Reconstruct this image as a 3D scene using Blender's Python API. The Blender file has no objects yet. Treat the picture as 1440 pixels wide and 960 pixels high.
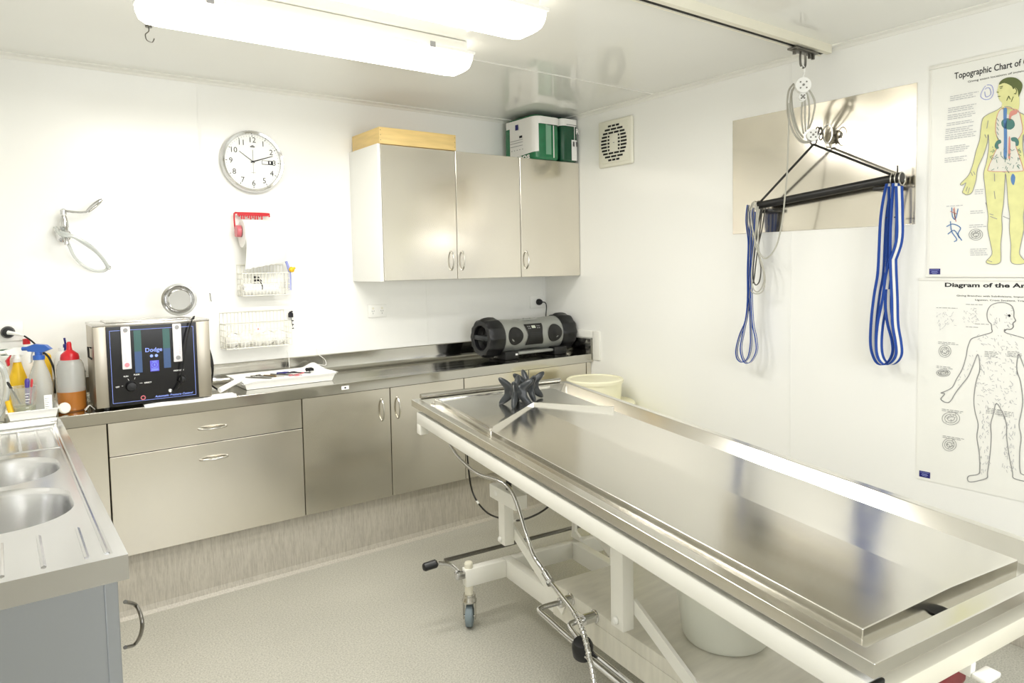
import bpy, bmesh, math, random
from mathutils import Vector, Matrix
random.seed(7)
scene = bpy.context.scene
COL = scene.collection
PI = math.pi
V = Vector
def R(d): return math.radians(d)

# ------------------------------------------------------------------ camera
CAM = V((-3.0299, -3.7955, 1.4606)); YAW, PITCH, ROLL = .646, -.0606, -.0177
FPX, SX, SY = 998.8102, 19.7353, -45.5324
fw = V((math.cos(PITCH)*math.sin(YAW), math.cos(PITCH)*math.cos(YAW), math.sin(PITCH)))
rt = V((math.cos(YAW), -math.sin(YAW), 0)); up = rt.cross(fw)
rt, up = rt*math.cos(ROLL)+up*math.sin(ROLL), -rt*math.sin(ROLL)+up*math.cos(ROLL)
cd = bpy.data.cameras.new('camera'); cam = bpy.data.objects.new('camera', cd); COL.objects.link(cam)
cd.sensor_width = 36; cd.lens = FPX*36/1440; cd.shift_x = -SX/1440; cd.shift_y = SY/1440; cd.clip_start = .05
m = Matrix.Identity(4)
for i in range(3): m[i][0], m[i][1], m[i][2], m[i][3] = rt[i], up[i], -fw[i], CAM[i]
cam.matrix_world = m
scene.camera = cam
def at(px, py, ax, val):
    """survey point: where the sight line through a photo pixel meets the plane ax = val"""
    d = fw + rt*((px-720-SX)/FPX) - up*((py-480-SY)/FPX)
    i = 'xyz'.index(ax); t = (val-CAM[i])/d[i]
    return CAM + d*t

# ------------------------------------------------------------------ materials
def srgb(c):
    if isinstance(c, str):
        c = [int(c[i:i+2], 16)/255 for i in (1, 3, 5)]
        c = [x/12.92 if x <= .04045 else ((x+.055)/1.055)**2.4 for x in c]
    return (*c, 1)
def mat(name, col, rough=.5, metal=0, coat=0, trans=0, emis=None, estr=0, alpha=1, var=0, vscale=8, bump=0, bscale=60, stretch=(1, 1, 1), ior=1.5, rvar=0, aniso=0, spec=.5):
    M = bpy.data.materials.new(name); M.use_nodes = True
    nt = M.node_tree; b = nt.nodes['Principled BSDF']; c = srgb(col)
    b.inputs['Base Color'].default_value = c
    b.inputs['Roughness'].default_value = rough; b.inputs['Metallic'].default_value = metal
    b.inputs['IOR'].default_value = ior; b.inputs['Coat Weight'].default_value = coat
    b.inputs['Coat Roughness'].default_value = .06; b.inputs['Specular IOR Level'].default_value = spec
    b.inputs['Transmission Weight'].default_value = trans; b.inputs['Alpha'].default_value = alpha
    b.inputs['Anisotropic'].default_value = aniso
    if emis: b.inputs['Emission Color'].default_value = srgb(emis); b.inputs['Emission Strength'].default_value = estr
    tc = nt.nodes.new('ShaderNodeTexCoord'); mp = nt.nodes.new('ShaderNodeMapping')
    mp.inputs['Scale'].default_value = stretch; nt.links.new(tc.outputs['Object'], mp.inputs['Vector'])
    n = nt.nodes.new('ShaderNodeTexNoise'); n.inputs['Scale'].default_value = vscale; n.inputs['Detail'].default_value = 4
    nt.links.new(mp.outputs[0], n.inputs['Vector'])
    if var:
        r = nt.nodes.new('ShaderNodeMapRange'); r.inputs['From Min'].default_value = .3; r.inputs['From Max'].default_value = .7
        r.inputs['To Min'].default_value = 1-var; r.inputs['To Max'].default_value = 1+var
        nt.links.new(n.outputs['Fac'], r.inputs['Value'])
        mx = nt.nodes.new('ShaderNodeMix'); mx.data_type = 'RGBA'; mx.blend_type = 'MULTIPLY'; mx.inputs[0].default_value = 1
        mx.inputs[6].default_value = c; nt.links.new(r.outputs[0], mx.inputs[7]); nt.links.new(mx.outputs[2], b.inputs['Base Color'])
    if rvar:
        r2 = nt.nodes.new('ShaderNodeMapRange'); r2.inputs['From Min'].default_value = .3; r2.inputs['From Max'].default_value = .7
        r2.inputs['To Min'].default_value = max(.02, rough-rvar); r2.inputs['To Max'].default_value = rough+rvar
        nt.links.new(n.outputs['Fac'], r2.inputs['Value']); nt.links.new(r2.outputs[0], b.inputs['Roughness'])
    if bump:
        n2 = nt.nodes.new('ShaderNodeTexNoise'); n2.inputs['Scale'].default_value = bscale; n2.inputs['Detail'].default_value = 3
        nt.links.new(mp.outputs[0], n2.inputs['Vector'])
        bp = nt.nodes.new('ShaderNodeBump'); bp.inputs['Strength'].default_value = bump; bp.inputs['Distance'].default_value = .004
        nt.links.new(n2.outputs['Fac'], bp.inputs['Height']); nt.links.new(bp.outputs[0], b.inputs['Normal'])
    return M
M = dict(
 wall=mat('wall_panel', '#f3f3ef', .22, var=.012, vscale=1.2, bump=.02, bscale=2.5),
 ceil=mat('ceiling_panel', '#eeeee9', .07, var=.015, vscale=.9, bump=.012, bscale=1.5),
 darkwall=mat('rear_wall_reflect_tone', '#d6d1c5', .6), casesteel=mat('case_steel', '#b9b2a4', .4, 1, var=.03, vscale=5),  # unseen rear wall: tone picked for how the steel reflects it
 panelsteel=mat('end_panel_steel', '#aeb3bb', .3, 1, rvar=.06, vscale=1.5),
 trim=mat('white_trim', '#eeede6', .35),
 seam=mat('panel_joint', '#eeeeea', .35),
 steel=mat('brushed_steel', '#cfccc6', .26, 1, rvar=.05, vscale=3, stretch=(1, 1, 12), var=.03, bump=.02, bscale=25),
 doorsteel=mat('brushed_door_steel', '#e2ddd2', .22, 1, rvar=.05, vscale=2.2, var=.04, bump=.06, bscale=1.6),
 topsteel=mat('worktop_steel', '#c6c4bd', .12, 1, rvar=.05, vscale=4, stretch=(.4, 6, 1), bump=.01, bscale=12),
 tablesteel=mat('table_steel', '#e1dfd9', .17, 1, rvar=.02, vscale=2.5, stretch=(5, .6, 1)),
 platesteel=mat('wall_plate_steel', '#e0dacd', .15, 1, rvar=.04, vscale=3, var=.03, bump=.03, bscale=1.8),
 bowlsteel=mat('sink_steel', '#d2d2d2', .2, 1, rvar=.04, vscale=3),
 chrome=mat('chrome', '#d2d2d2', .08, 1),
 handle=mat('satin_chrome', '#c6c4be', .22, 1),
 darksteel=mat('dark_steel', '#77756f', .35, 1),
 black=mat('black_plastic', '#0b0b0c', .38, var=.1),
 rubber=mat('black_rubber', '#101113', .42, bump=.05, bscale=40),
 drubber=mat('charcoal_rubber', '#25292c', .33, bump=.08, bscale=30),
 blackpaint=mat('black_painted_tube', '#161616', .35, bump=.1, bscale=60),
 whitepaint=mat('white_enamel', '#f0efe8', .32, var=.02, vscale=6),
 cream=mat('cream_enamel', '#e6e2d0', .38, var=.03, vscale=6),
 shelf=mat('worn_white_shelf', '#dedbcf', .4, var=.06, vscale=9, stretch=(1, 5, 1)),
 plastic=mat('white_plastic', '#f4f4f0', .35),
 offwhite=mat('aged_white_plastic', '#e9e7d8', .4),
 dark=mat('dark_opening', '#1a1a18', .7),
 gap=mat('cabinet_gap', '#3a3833', .7),
 wood=mat('pale_pine', '#e6c886', .5, var=.1, vscale=5, stretch=(1, 1, 9)),
 nail=mat('nail', '#7a6540', .5),
 green=mat('green_film', '#2f7a52', .22, var=.12, vscale=20, bump=.25, bscale=18),
 dgreen=mat('dark_green_film', '#1e5138', .22, var=.12, vscale=20, bump=.25, bscale=18),
 lgreen=mat('pale_green_film', '#7fae93', .25, bump=.2, bscale=20),
 paper=mat('white_film', '#f3f2ee', .35, bump=.08, bscale=14),
 label=mat('paper_label', '#f6f6f4', .6),
 ink=mat('black_ink', '#15151a', .6), greyink=mat('grey_ink', '#9b9b9b', .7), paleink=mat('pale_ink', '#c3c4c6', .7),
 navy=mat('navy_print', '#1d1c6e', .5), violet=mat('violet_print', '#5a55cf', .4), bluep=mat('light_blue_print', '#8fa6ff', .4),
 bluew=mat('blue_webbing', '#1c479c', .75, bump=.4, bscale=300), whitew=mat('white_webbing', '#e9e9e4', .75, bump=.4, bscale=300),
 rope=mat('grey_rope', '#b9b7ac', .8, bump=.5, bscale=400),
 darkrope=mat('dark_rope', '#55534d', .8),
 floor=None, kick=None,
 speaker=mat('silver_plastic', '#9b9d98', .35, .3), cone=mat('speaker_cone', '#0e0e0e', .45),
 lcd=mat('lcd_panel', '#c9cfc0', .3),
 red=mat('red_plastic', '#c81a26', .3), dred=mat('dark_red_plastic', '#7d1420', .35), pinkred=mat('faded_red_plastic', '#cf6d76', .35),
 bluep2=mat('blue_plastic', '#2d5fb4', .35), yellow=mat('yellow_plastic', '#efc21d', .4), gplastic=mat('green_plastic', '#1d5a3c', .4),
 purple=mat('purple_plastic', '#433392', .4),
 clear=mat('frosted_plastic', '#eceeea', .25, trans=.55, alpha=.8), 
 clear2=mat('clear_frosted_jug', '#dfe3dc', .15, trans=.6, alpha=.45),
 clear3=mat('clear_tube', '#dde1de', .12, trans=.4, alpha=.8),
 liquid=mat('brown_liquid', '#c07a32', .2, trans=.25), ygliq=mat('olive_contents', '#a7a878', .4),
 bucket=mat('white_bucket_plastic', '#eef0e6', .35, trans=.15),
 creamb=mat('cream_bucket', '#f1edcf', .35), yellowb=mat('yellow_tint_plastic', '#f0e77a', .35),
 wire=mat('white_wire', '#eceadf', .35), gauze=mat('white_gauze', '#f6f5f1', .9, bump=.5, bscale=60),
 cloth=mat('white_cloth', '#f6f6f4', .85, bump=.3, bscale=30),
 teal=mat('teal_band', '#2b5752', .3), blband=mat('blue_band', '#344f7c', .3), panel=mat('black_panel', '#0b0b0f', .18),
 gauge=mat('gauge_white', '#f2eef0', .25), gred=mat('gauge_red', '#d78a96', .5),
 tube=mat('lit_diffuser', '#ffffff', .4, emis='#fff9ee', estr=3),
 skin=mat('chart_yellow', '#e2e1a0', .6, var=.05, vscale=30), hair=mat('chart_hair', '#5f6a3c', .6), cblue=mat('chart_blue', '#5b86bd', .6), cred=mat('chart_red', '#d99387', .6),
 cteal=mat('chart_teal', '#4f7f78', .6), cpale=mat('chart_pale', '#e6e4da', .6), poster=mat('chart_paper', '#efefe9', .3, bump=.03, bscale=3),
 wheel=mat('wheel_rubber', '#7d8b92', .5), coil=mat('lilac_plastic', '#9aa2e0', .4),
)
def floor_mat(name, base, streak):
    Mt = bpy.data.materials.new(name); Mt.use_nodes = True; nt = Mt.node_tree; b = nt.nodes['Principled BSDF']; b.inputs['Roughness'].default_value = .42
    tc = nt.nodes.new('ShaderNodeTexCoord'); mp = nt.nodes.new('ShaderNodeMapping'); mp.inputs['Scale'].default_value = streak
    nt.links.new(tc.outputs['Object'], mp.inputs[0])
    n = nt.nodes.new('ShaderNodeTexNoise'); n.inputs['Scale'].default_value = 160; n.inputs['Detail'].default_value = 5; n.inputs['Roughness'].default_value = .7
    n3 = nt.nodes.new('ShaderNodeTexNoise'); n3.inputs['Scale'].default_value = 3; nt.links.new(tc.outputs['Object'], n3.inputs['Vector'])
    nt.links.new(mp.outputs[0], n.inputs['Vector'])
    cr = nt.nodes.new('ShaderNodeValToRGB'); e = cr.color_ramp.elements
    e[0].position, e[0].color = .36, srgb(base[0]); e[1].position, e[1].color = .6, srgb(base[1])
    nt.links.new(n.outputs['Fac'], cr.inputs[0])
    mr = nt.nodes.new('ShaderNodeMapRange'); mr.inputs['To Min'].default_value = .9; mr.inputs['To Max'].default_value = 1.08; nt.links.new(n3.outputs['Fac'], mr.inputs['Value'])
    mx = nt.nodes.new('ShaderNodeMix'); mx.data_type = 'RGBA'; mx.blend_type = 'MULTIPLY'; mx.inputs[0].default_value = 1
    nt.links.new(cr.outputs[0], mx.inputs[6]); nt.links.new(mr.outputs[0], mx.inputs[7]); nt.links.new(mx.outputs[2], b.inputs['Base Color'])
    return Mt
M['floor'] = floor_mat('speckled_vinyl', ('#97958b', '#bebcb1'), (1, 1, 1))
M['kick'] = floor_mat('streaked_vinyl', ('#a8a297', '#bcb7ab'), (1, 1, .1))

# ------------------------------------------------------------------ mesh builder
def cat(pts, n=8, closed=False):
    pts = [V(p) for p in pts]; out = []
    N = len(pts)
    for i in range(N if closed else N-1):
        if closed: a, b, c, d = pts[i-1], pts[i], pts[(i+1) % N], pts[(i+2) % N]
        else: a, b, c, d = pts[max(i-1, 0)], pts[i], pts[i+1], pts[min(i+2, N-1)]
        for k in range(n):
            t = k/n
            out.append(.5*((2*b)+(c-a)*t+(2*a-5*b+4*c-d)*t*t+(3*b-a-3*c+d)*t**3))
    if not closed: out.append(pts[-1])
    return out
class MB:
    def __init__(s): s.b = bmesh.new(); s.T = None
    def _v(s, p):
        p = V(p); return s.b.verts.new(s.T @ p if s.T else p)
    def face(s, pts):
        try: return s.b.faces.new([s._v(p) for p in pts])
        except ValueError: pass
    def box(s, a, b, bev=0, seg=2, taper=None):
        lo = [min(a[i], b[i]) for i in range(3)]; hi = [max(a[i], b[i]) for i in range(3)]
        t = bmesh.new(); bmesh.ops.create_cube(t, size=1)
        for v in t.verts:
            p = [lo[i] if v.co[i] < 0 else hi[i] for i in range(3)]
            if taper and v.co[2] < 0:
                for i in (0, 1): c = (lo[i]+hi[i])/2; p[i] = c+(p[i]-c)*taper
            v.co = p
        if bev: bmesh.ops.bevel(t, geom=list(t.edges), offset=min(bev, .49*min(hi[i]-lo[i] for i in range(3))), segments=seg, profile=.5, affect='EDGES')
        s.merge(t); return s
    def merge(s, t):
        mp = {v: s._v(v.co) for v in t.verts}
        for f in t.faces:
            try: s.b.faces.new([mp[v] for v in f.verts])
            except ValueError: pass
        t.free()
    def tube(s, pts, r, n=10, closed=False, cap=True, rs=None):
        pts = [V(p) for p in pts]; N = len(pts); rings = []; nrm = None
        for i, p in enumerate(pts):
            if closed: t = pts[(i+1) % N]-pts[i-1]
            else: t = pts[min(i+1, N-1)]-pts[max(i-1, 0)]
            if t.length < 1e-9: t = V((0, 0, 1))
            t.normalize()
            if nrm is None: nrm = t.orthogonal().normalized()
            else:
                nrm = nrm-t*nrm.dot(t)
                nrm = nrm.normalized() if nrm.length > 1e-6 else t.orthogonal().normalized()
            bn = t.cross(nrm); rr = rs[i] if rs else r
            rings.append([s._v(p+(nrm*math.cos(a)+bn*math.sin(a))*rr) for a in [2*PI*k/n for k in range(n)]])
        for i in range(N if closed else N-1):
            A, B = rings[i], rings[(i+1) % N]
            for k in range(n): s.b.faces.new((A[k], A[(k+1) % n], B[(k+1) % n], B[k]))
        if cap and not closed: s.b.faces.new(rings[0][::-1]); s.b.faces.new(rings[-1])
        return s
    def cyl(s, a, b, r, r2=None, n=24):
        a, b = V(a), V(b); return s.tube([a, b], r, n, rs=[r, r if r2 is None else r2])
    def lathe(s, prof, c, ax=(0, 0, 1), n=32, sq=None):
        """prof: (radius, height) pairs; open profile ends at radius 0 get closed"""
        ax = V(ax).normalized(); u = ax.orthogonal().normalized(); w = ax.cross(u); c = V(c); rings = []
        for r, h in prof:
            if r < 1e-6: rings.append([s._v(c+ax*h)])
            else: rings.append([s._v(c+ax*h+(u*math.cos(a)+w*math.sin(a))*r) for a in [2*PI*k/n for k in range(n)]])
        for A, B in zip(rings, rings[1:]):
            for k in range(n):
                k2 = (k+1) % n
                q = [A[0]] if len(A) == 1 else [A[k], A[k2]]
                q += [B[0]] if len(B) == 1 else [B[k2], B[k]]
                if len(q) > 2: s.b.faces.new(q)
        return s
    def prism(s, poly, d):
        poly = [V(p) for p in poly]; d = V(d)
        A = [s._v(p) for p in poly]; B = [s._v(p+d) for p in poly]; n = len(poly)
        s.b.faces.new(A); s.b.faces.new(B[::-1])
        for i in range(n): s.b.faces.new((A[i], B[i], B[(i+1) % n], A[(i+1) % n]))
        return s
    def ribbon(s, pts, w, th=.0016):
        pts = [V(p) for p in pts]; w = V(w); rows = []
        for i, p in enumerate(pts):
            t = (pts[min(i+1, len(pts)-1)]-pts[max(i-1, 0)]).normalized(); n = t.cross(w).normalized()*th
            rows.append([s._v(q) for q in (p-w/2-n, p+w/2-n, p+w/2+n, p-w/2+n)])
        for A, B in zip(rows, rows[1:]):
            for k in range(4): s.b.faces.new((A[k], A[(k+1) % 4], B[(k+1) % 4], B[k]))
        s.b.faces.new(rows[0][::-1]); s.b.faces.new(rows[-1]); return s
    def grid(s, f, nu, nv, closed=False):
        rows = [[s._v(f(i/(nu-1), j/(nv-1))) for j in range(nv)] for i in range(nu)]
        for i in range(nu-1):
            for j in range(nv-1): s.b.faces.new((rows[i][j], rows[i+1][j], rows[i+1][j+1], rows[i][j+1]))
        return s
    def build(s, name, mt, parent=None, smooth=35, solid=0, weld=False, fold=0):
        me = bpy.data.meshes.new(name)
        if weld: bmesh.ops.remove_doubles(s.b, verts=s.b.verts, dist=1e-6)
        bmesh.ops.recalc_face_normals(s.b, faces=s.b.faces)
        if parent is not None:
            o0 = V(parent['_o'])
        else:
            xs = [v.co for v in s.b.verts]; o0 = V(((min(c.x for c in xs)+max(c.x for c in xs))/2, (min(c.y for c in xs)+max(c.y for c in xs))/2, min(c.z for c in xs)))
        for v in s.b.verts: v.co -= o0
        s.b.to_mesh(me); s.b.free()
        me.materials.append(M[mt] if isinstance(mt, str) else mt)
        if smooth:
            for p in me.polygons: p.use_smooth = True
            me.set_sharp_from_angle(angle=R(smooth))
        o = bpy.data.objects.new(name, me); COL.objects.link(o)
        o['_o'] = list(o0)
        if parent is not None: o.parent = parent
        else: o.location = o0
        if fold:
            md = o.modifiers.new('fold', 'BEVEL'); md.width = fold; md.segments = 2; md.limit_method = 'ANGLE'; md.angle_limit = R(25); md.harden_normals = True
        if solid:
            md = o.modifiers.new('thickness', 'SOLIDIFY'); md.thickness = solid; md.offset = 0
        return o
def thing(name, label, category, loc, group=None):
    o = bpy.data.objects.new(name, None); COL.objects.link(o); o.location = loc; o['_o'] = list(V(loc)); o.empty_display_size = .05
    o['label'] = label; o['category'] = category
    if group: o['group'] = group
    return o
def tag(o, label, category, group=None):
    o['label'] = label; o['category'] = category
    if group: o['group'] = group
    return o
def struct(o): o['kind'] = 'structure'; return o
def text(s, mt, parent, org, ux, uy, width=None, height=None, name='lettering', bold=0, depth=.0004, align='LEFT', shear=0):
    """flat lettering standing on a surface: org = lower left (or centre), ux / uy = unit writing and upright directions"""
    cu = bpy.data.curves.new('t', 'FONT'); cu.body = s; cu.size = 1; cu.offset = bold; cu.extrude = 0; cu.align_x = align; cu.shear = shear; cu.resolution_u = 3
    o = bpy.data.objects.new('t', cu); COL.objects.link(o)
    dg = bpy.context.evaluated_depsgraph_get(); me = bpy.data.meshes.new_from_object(o.evaluated_get(dg))
    bpy.data.objects.remove(o); bpy.data.curves.remove(cu)
    xs = [v.co.x for v in me.vertices]; ys = [v.co.y for v in me.vertices]; W = max(xs)-min(xs); H = max(ys)-min(ys)
    sx = width/W if width else height/H; sy = height/H if height else sx
    ux, uy = V(ux), V(uy); n = ux.cross(uy)
    b = MB(); mp = [b._v(V(org)+ux*((v.co.x)*sx)+uy*(v.co.y*sy)+n*depth) for v in me.vertices]
    for p in me.polygons:
        try: b.b.faces.new([mp[i] for i in p.vertices])
        except ValueError: pass
    bpy.data.meshes.remove(me)
    return b.build(name, mt, parent, smooth=0)
# ------------------------------------------------------------------ room shell
XL, YF, CZ = -3.5, -4.9, 2.405
def slab(name, a, b, mt):
    return struct(MB().box(a, b).build(name, mt, smooth=0))
slab('floor', (XL-.1, YF-.1, -.1), (.1, .1, 0), 'floor')
slab('ceiling', (XL-.1, YF-.1, CZ), (.1, .1, CZ+.1), 'ceil')
slab('wall_back', (XL-.1, 0, 0), (.1, .1, CZ), 'wall')
slab('wall_right', (0, YF-.1, 0), (.1, 0, CZ), 'wall')
slab('wall_left', (XL-.1, YF-.1, 0), (XL, 0, CZ), 'wall')
# front wall (behind the camera) with a window opening
fwb = MB()
wx0, wx1, wz0, wz1 = -2.5, -.9, 1.0, 2.0
for a, b in (((XL, YF-.1, 0), (wx0, YF, CZ)), ((wx1, YF-.1, 0), (0, YF, CZ)), ((wx0, YF-.1, 0), (wx1, YF, wz0)), ((wx0, YF-.1, wz1), (wx1, YF, CZ))): fwb.box(a, b)
struct(fwb.build('wall_front', 'darkwall', smooth=0))
wn = MB()
for a, b in (((wx0, YF-.06, wz0), (wx0+.05, YF-.02, wz1)), ((wx1-.05, YF-.06, wz0), (wx1, YF-.02, wz1)), ((wx0+.05, YF-.06, wz0), (wx1-.05, YF-.02, wz0+.05)), ((wx0+.05, YF-.06, wz1-.05), (wx1-.05, YF-.02, wz1)), (((wx0+wx1)/2-.02, YF-.06, wz0+.05), ((wx0+wx1)/2+.02, YF-.02, wz1-.05))): wn.box(a, b)
struct(wn.build('window_1', 'trim', smooth=0))
# cornices
def cornice(n, p, q, d):
    p, q, d = V(p), V(q), V(d)
    prof = [(0, 0), (0, -.022), (.006, -.022), (.012, -.012), (.03, -.006), (.03, 0)]
    b = MB(); b.prism([p+d*x+V((0, 0, z)) for x, z in prof], q-p)
    struct(b.build('trim_%d' % n, 'trim', smooth=0))
cornice(1, (XL, 0, CZ), (0, 0, CZ), (0, -1, 0)); cornice(2, (0, -.03, CZ), (0, YF, CZ), (-1, 0, 0)); cornice(3, (XL, -.03, CZ), (XL, YF, CZ), (1, 0, 0))
# panel joints: shallow cover strips on the walls and on the ceiling
k = 4
for a, b in (((at(284, 300, 'y', 0).x, -.0012, 1.0), (at(284, 300, 'y', 0).x+.012, 0, 2.38)), ((at(600, 440, 'y', 0).x, -.0012, 1.0), (at(600, 440, 'y', 0).x+.012, 0, 1.393)),
             ((-.02, -.0025, 1.0), (0, 0, 1.393)), ((-.0012, at(1112, 560, 'x', 0).y, .1), (0, at(1112, 560, 'x', 0).y+.012, 2.38)), ((XL+.03, -1.03, CZ-.0012), (-.03, -1.018, CZ)), ((-.0012, -3.3, .1), (0, -3.288, 2.38))):
    struct(MB().box(a, b).build('trim_%d' % k, 'seam', smooth=0)); k += 1
# white angle trim around the end of the splashback on the right wall
b = MB(); b.box((-.012, -.545, .862), (0, -.482, 1.045), .003); b.box((-.012, -.482, 1.0), (0, -.02, 1.045), .003)
struct(b.build('trim_%d' % k, 'trim')); k += 1
struct(MB().box((-.012, -4.6, 0), (0, -.44, .09), .003).build('baseboard_right', 'kick'))
# vinyl kick under the cupboards with coved foot
b = MB(); b.box((-2.86, -.427, 0), (-.012, -.40, .2736)); b.prism([(-2.86, -.427, .035), (-2.86, -.432, .012), (-2.86, -.447, .0), (-2.86, -.427, 0)], (2.848, 0, 0))
struct(b.build('baseboard_back', 'kick', smooth=0))

# ------------------------------------------------------------------ base cupboards
YB, ZB, ZT = -.457, .2736, .847
def bow(b, c, ax, out, L, h=.028, r=.0045):
    c, ax, out = V(c), V(ax), V(out)
    pts = cat([c-ax*L/2-out*.001, c-ax*L/2+out*h*.25, c-ax*L*.3+out*h*.8, c+out*h, c+ax*L*.3+out*h*.8, c+ax*L/2+out*h*.25, c+ax*L/2-out*.001], 5)
    b.tube(pts, r, 8)
def carcass(t, x0, x1, name='carcass'):
    b = MB(); b.box((x0, -.437, ZB), (x1, -.004, ZT-.002)); return b.build(name, 'gap', t, 0)
G = .002
def front(t, name, x0, x1, z0, z1, y=YB, mt='doorsteel'):
    return MB().box((x0+G, y, z0+G), (x1-G, y+.018, z1-G), .0015, 1).build(name, mt, t)
xs1 = [-2.674, -1.866, -1.404, -.954, -.501, -.044]
t = thing('base_cabinet', 'narrow steel blind corner panel beside the sink bench, left of the wide drawers', 'cabinet', (-2.76, -.22, ZB), 'steel base cabinets')
carcass(t, -2.83, -2.675); front(t, 'filler_panel', -2.83, -2.675, ZB, ZT)
t = thing('base_cabinet', 'wide steel base cabinet with two drawers below the pressure machine', 'cabinet', (-2.27, -.22, ZB), 'steel base cabinets')
carcass(t, xs1[0], xs1[1])
for z0, z1, hz in ((.703, ZT, .769), (ZB, .703, .632)):
    d = front(t, 'drawer', xs1[0], xs1[1], z0, z1)
    b = MB(); bow(b, (-2.27, YB, hz), (1, 0, 0), (0, -1, 0), .112); b.build('handle', 'handle', d)
for lab, (xa, xb, xc), hx in (('steel base cabinet with two tall doors and oval handles, mid worktop', xs1[1:4], .03), ('steel base cabinet in the corner behind the head of the table', xs1[3:6], .03)):
    t = thing('base_cabinet', lab, 'cabinet', ((xa+xc)/2, -.22, ZB), 'steel base cabinets')
    carcass(t, xa+.001, xc-.001)
    for x0, x1, h in ((xa, xb, xb-.05), (xb, xc, xb+.04)):
        d = front(t, 'door', x0, x1, ZB, ZT)
        b = MB(); bow(b, (h, YB, .735), (0, 0, 1), (0, -1, 0), .105); b.build('handle', 'handle', d)
t = thing('base_cabinet', 'slim streaked filler panel between the corner cabinet and the right wall', 'cabinet', (-.022, -.22, ZB), 'steel base cabinets')
carcass(t, -.042, -.001); front(t, 'filler_panel', -.043, -.001, ZB, ZT)

# worktop with cove and splashback
t = thing('worktop', 'long stainless steel worktop with upturned splashback along the back wall', 'worktop', (-1.6, -.24, .85))
b = MB(); x0, x1 = -2.845, -.0005
prof = [(-.477, .85), (-.477, .896), (-.4755, .899), (-.472, .9), (-.05, .9)]
for i in range(6): a = i/5*PI/2; prof.append((-.05+.03*math.sin(a), .93-.03*math.cos(a)))
prof += [(-.02, .99), (-.016, .9938), (-.002, .9938), (-.002, .85)]
b.prism([(x0, y, z) for y, z in prof], (x1-x0, 0, 0)); b.build('slab', 'topsteel', t, 12)
MB().box((XL+.005, -.477, .85), (x0+.002, -.002, .9), .001).build('corner_slab', 'topsteel', t)
MB().box((-.018, -.474, .8995), (-.0005, -.021, .9938), .002).build('end_splash', 'topsteel', t)
b = MB(); b.box((-1.674, -.4785, .868), (-1.636, -.477, .886)); s_ = b.build('tape_label', 'label', t)
MB().box((-1.659, -.4792, .873), (-1.651, -.4785, .881)).build('printed_mark', 'ink', s_)

# ------------------------------------------------------------------ wall cupboards
def wallcab(x0, xm, x1, z0, z1, lab, endpanel):
    t = thing('wall_cabinet', lab, 'cabinet', ((x0+x1)/2, -.18, z0), 'steel wall cabinets')
    b = MB(); b.box((x0, -.345, z0), (x1, -.002, z1)); b.build('carcass', 'whitepaint', t)
    if endpanel: MB().box((x0-.004, -.362, z0-.002), (x0+.012, -.002, z1+.002), .001).build('side_panel', 'plastic', t)
    xs = [x0+(.012 if endpanel else 0)]+([xm] if xm else [])+[x1]
    hs = [(xm-.042, xm+.03)] if xm else [(x0+.035,)]
    for i in range(len(xs)-1):
        d = MB().box((xs[i]+.0015, -.365, z0+.001), (xs[i+1]-.0015, -.346, z1-.001), .0015, 1).build('door', 'doorsteel', t)
        b = MB(); bow(b, (hs[0][i], -.365, 1.497), (0, 0, 1), (0, -1, 0), .1); b.build('handle', 'handle', d)
wallcab(-1.385, -.9202, -.4735, 1.3934, 2.1073, 'two-door steel wall cabinet with a white side, under the wooden box', True)
wallcab(-.4720, None, -.003, 1.3934, 2.1073, 'single-door steel wall cabinet in the corner under the green packs', False)

# wooden box on the cabinet
t = thing('wooden_box', 'shallow pale wooden box lying on top of the wall cabinet', 'box', (-1.14, -.18, 2.11))
X0, X1, Y0, Y1, Z0, Z1 = -1.376, -.912, -.362, -.02, 2.1105, 2.196
b = MB(); b.box((X0, Y0, Z0), (X1, Y0+.012, Z1), .001); b.build('side_board', 'wood', t)
MB().box((X0, Y1-.012, Z0), (X1, Y1, Z1), .001).build('side_board', 'wood', t)
MB().box((X0, Y0+.012, Z0), (X0+.012, Y1-.012, Z1), .001).build('end_board', 'wood', t)
MB().box((X1-.012, Y0+.012, Z0), (X1, Y1-.012, Z1), .001).build('end_board', 'wood', t)
MB().box((X0+.012, Y0+.012, Z0), (X1-.012, Y1-.012, Z0+.006)).build('base_board', 'wood', t)
for x in (X0+.007, X1-.007):
    for z in (Z0+.018, Z0+.045, Z0+.07): MB().cyl((x, Y0-.0006, z), (x, Y0+.002, z), .0022, n=8).build('nail_head', 'nail', t)

# ------------------------------------------------------------------ packs in green film
def rbox(b, x0, x1, y0, y1, z0, z1, r, dome=.0, n=6, off=0):
    """soft upright pack: rounded plan, softly domed top"""
    pl = []
    for cx, cy, a0 in ((x1-r, y1-r, 0), (x0+r, y1-r, 90), (x0+r, y0+r, 180), (x1-r, y0+r, 270)):
        for i in range(n+1):
            a = R(a0+90*i/n); pl.append((cx+(r+off)*math.cos(a), cy+(r+off)*math.sin(a)))
    cx, cy = (x0+x1)/2, (y0+y1)/2; rings = []
    for s, z in ((.94, z0), (1, z0+.012), (1.01, (z0+z1)/2), (1, z1-.035), (.96, z1-.012), (.82, z1+dome*.5), (.4, z1+dome), (.02, z1+dome)):
        rings.append([b._v((cx+(x-cx)*s, cy+(y-cy)*s, z)) for x, y in pl])
    for A, B in zip(rings, rings[1:]):
        for i in range(len(A)): b.b.faces.new((A[i], A[(i+1) % len(A)], B[(i+1) % len(A)], B[i]))
    b.b.faces.new(rings[0][::-1]); b.b.faces.new(rings[-1])
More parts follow.
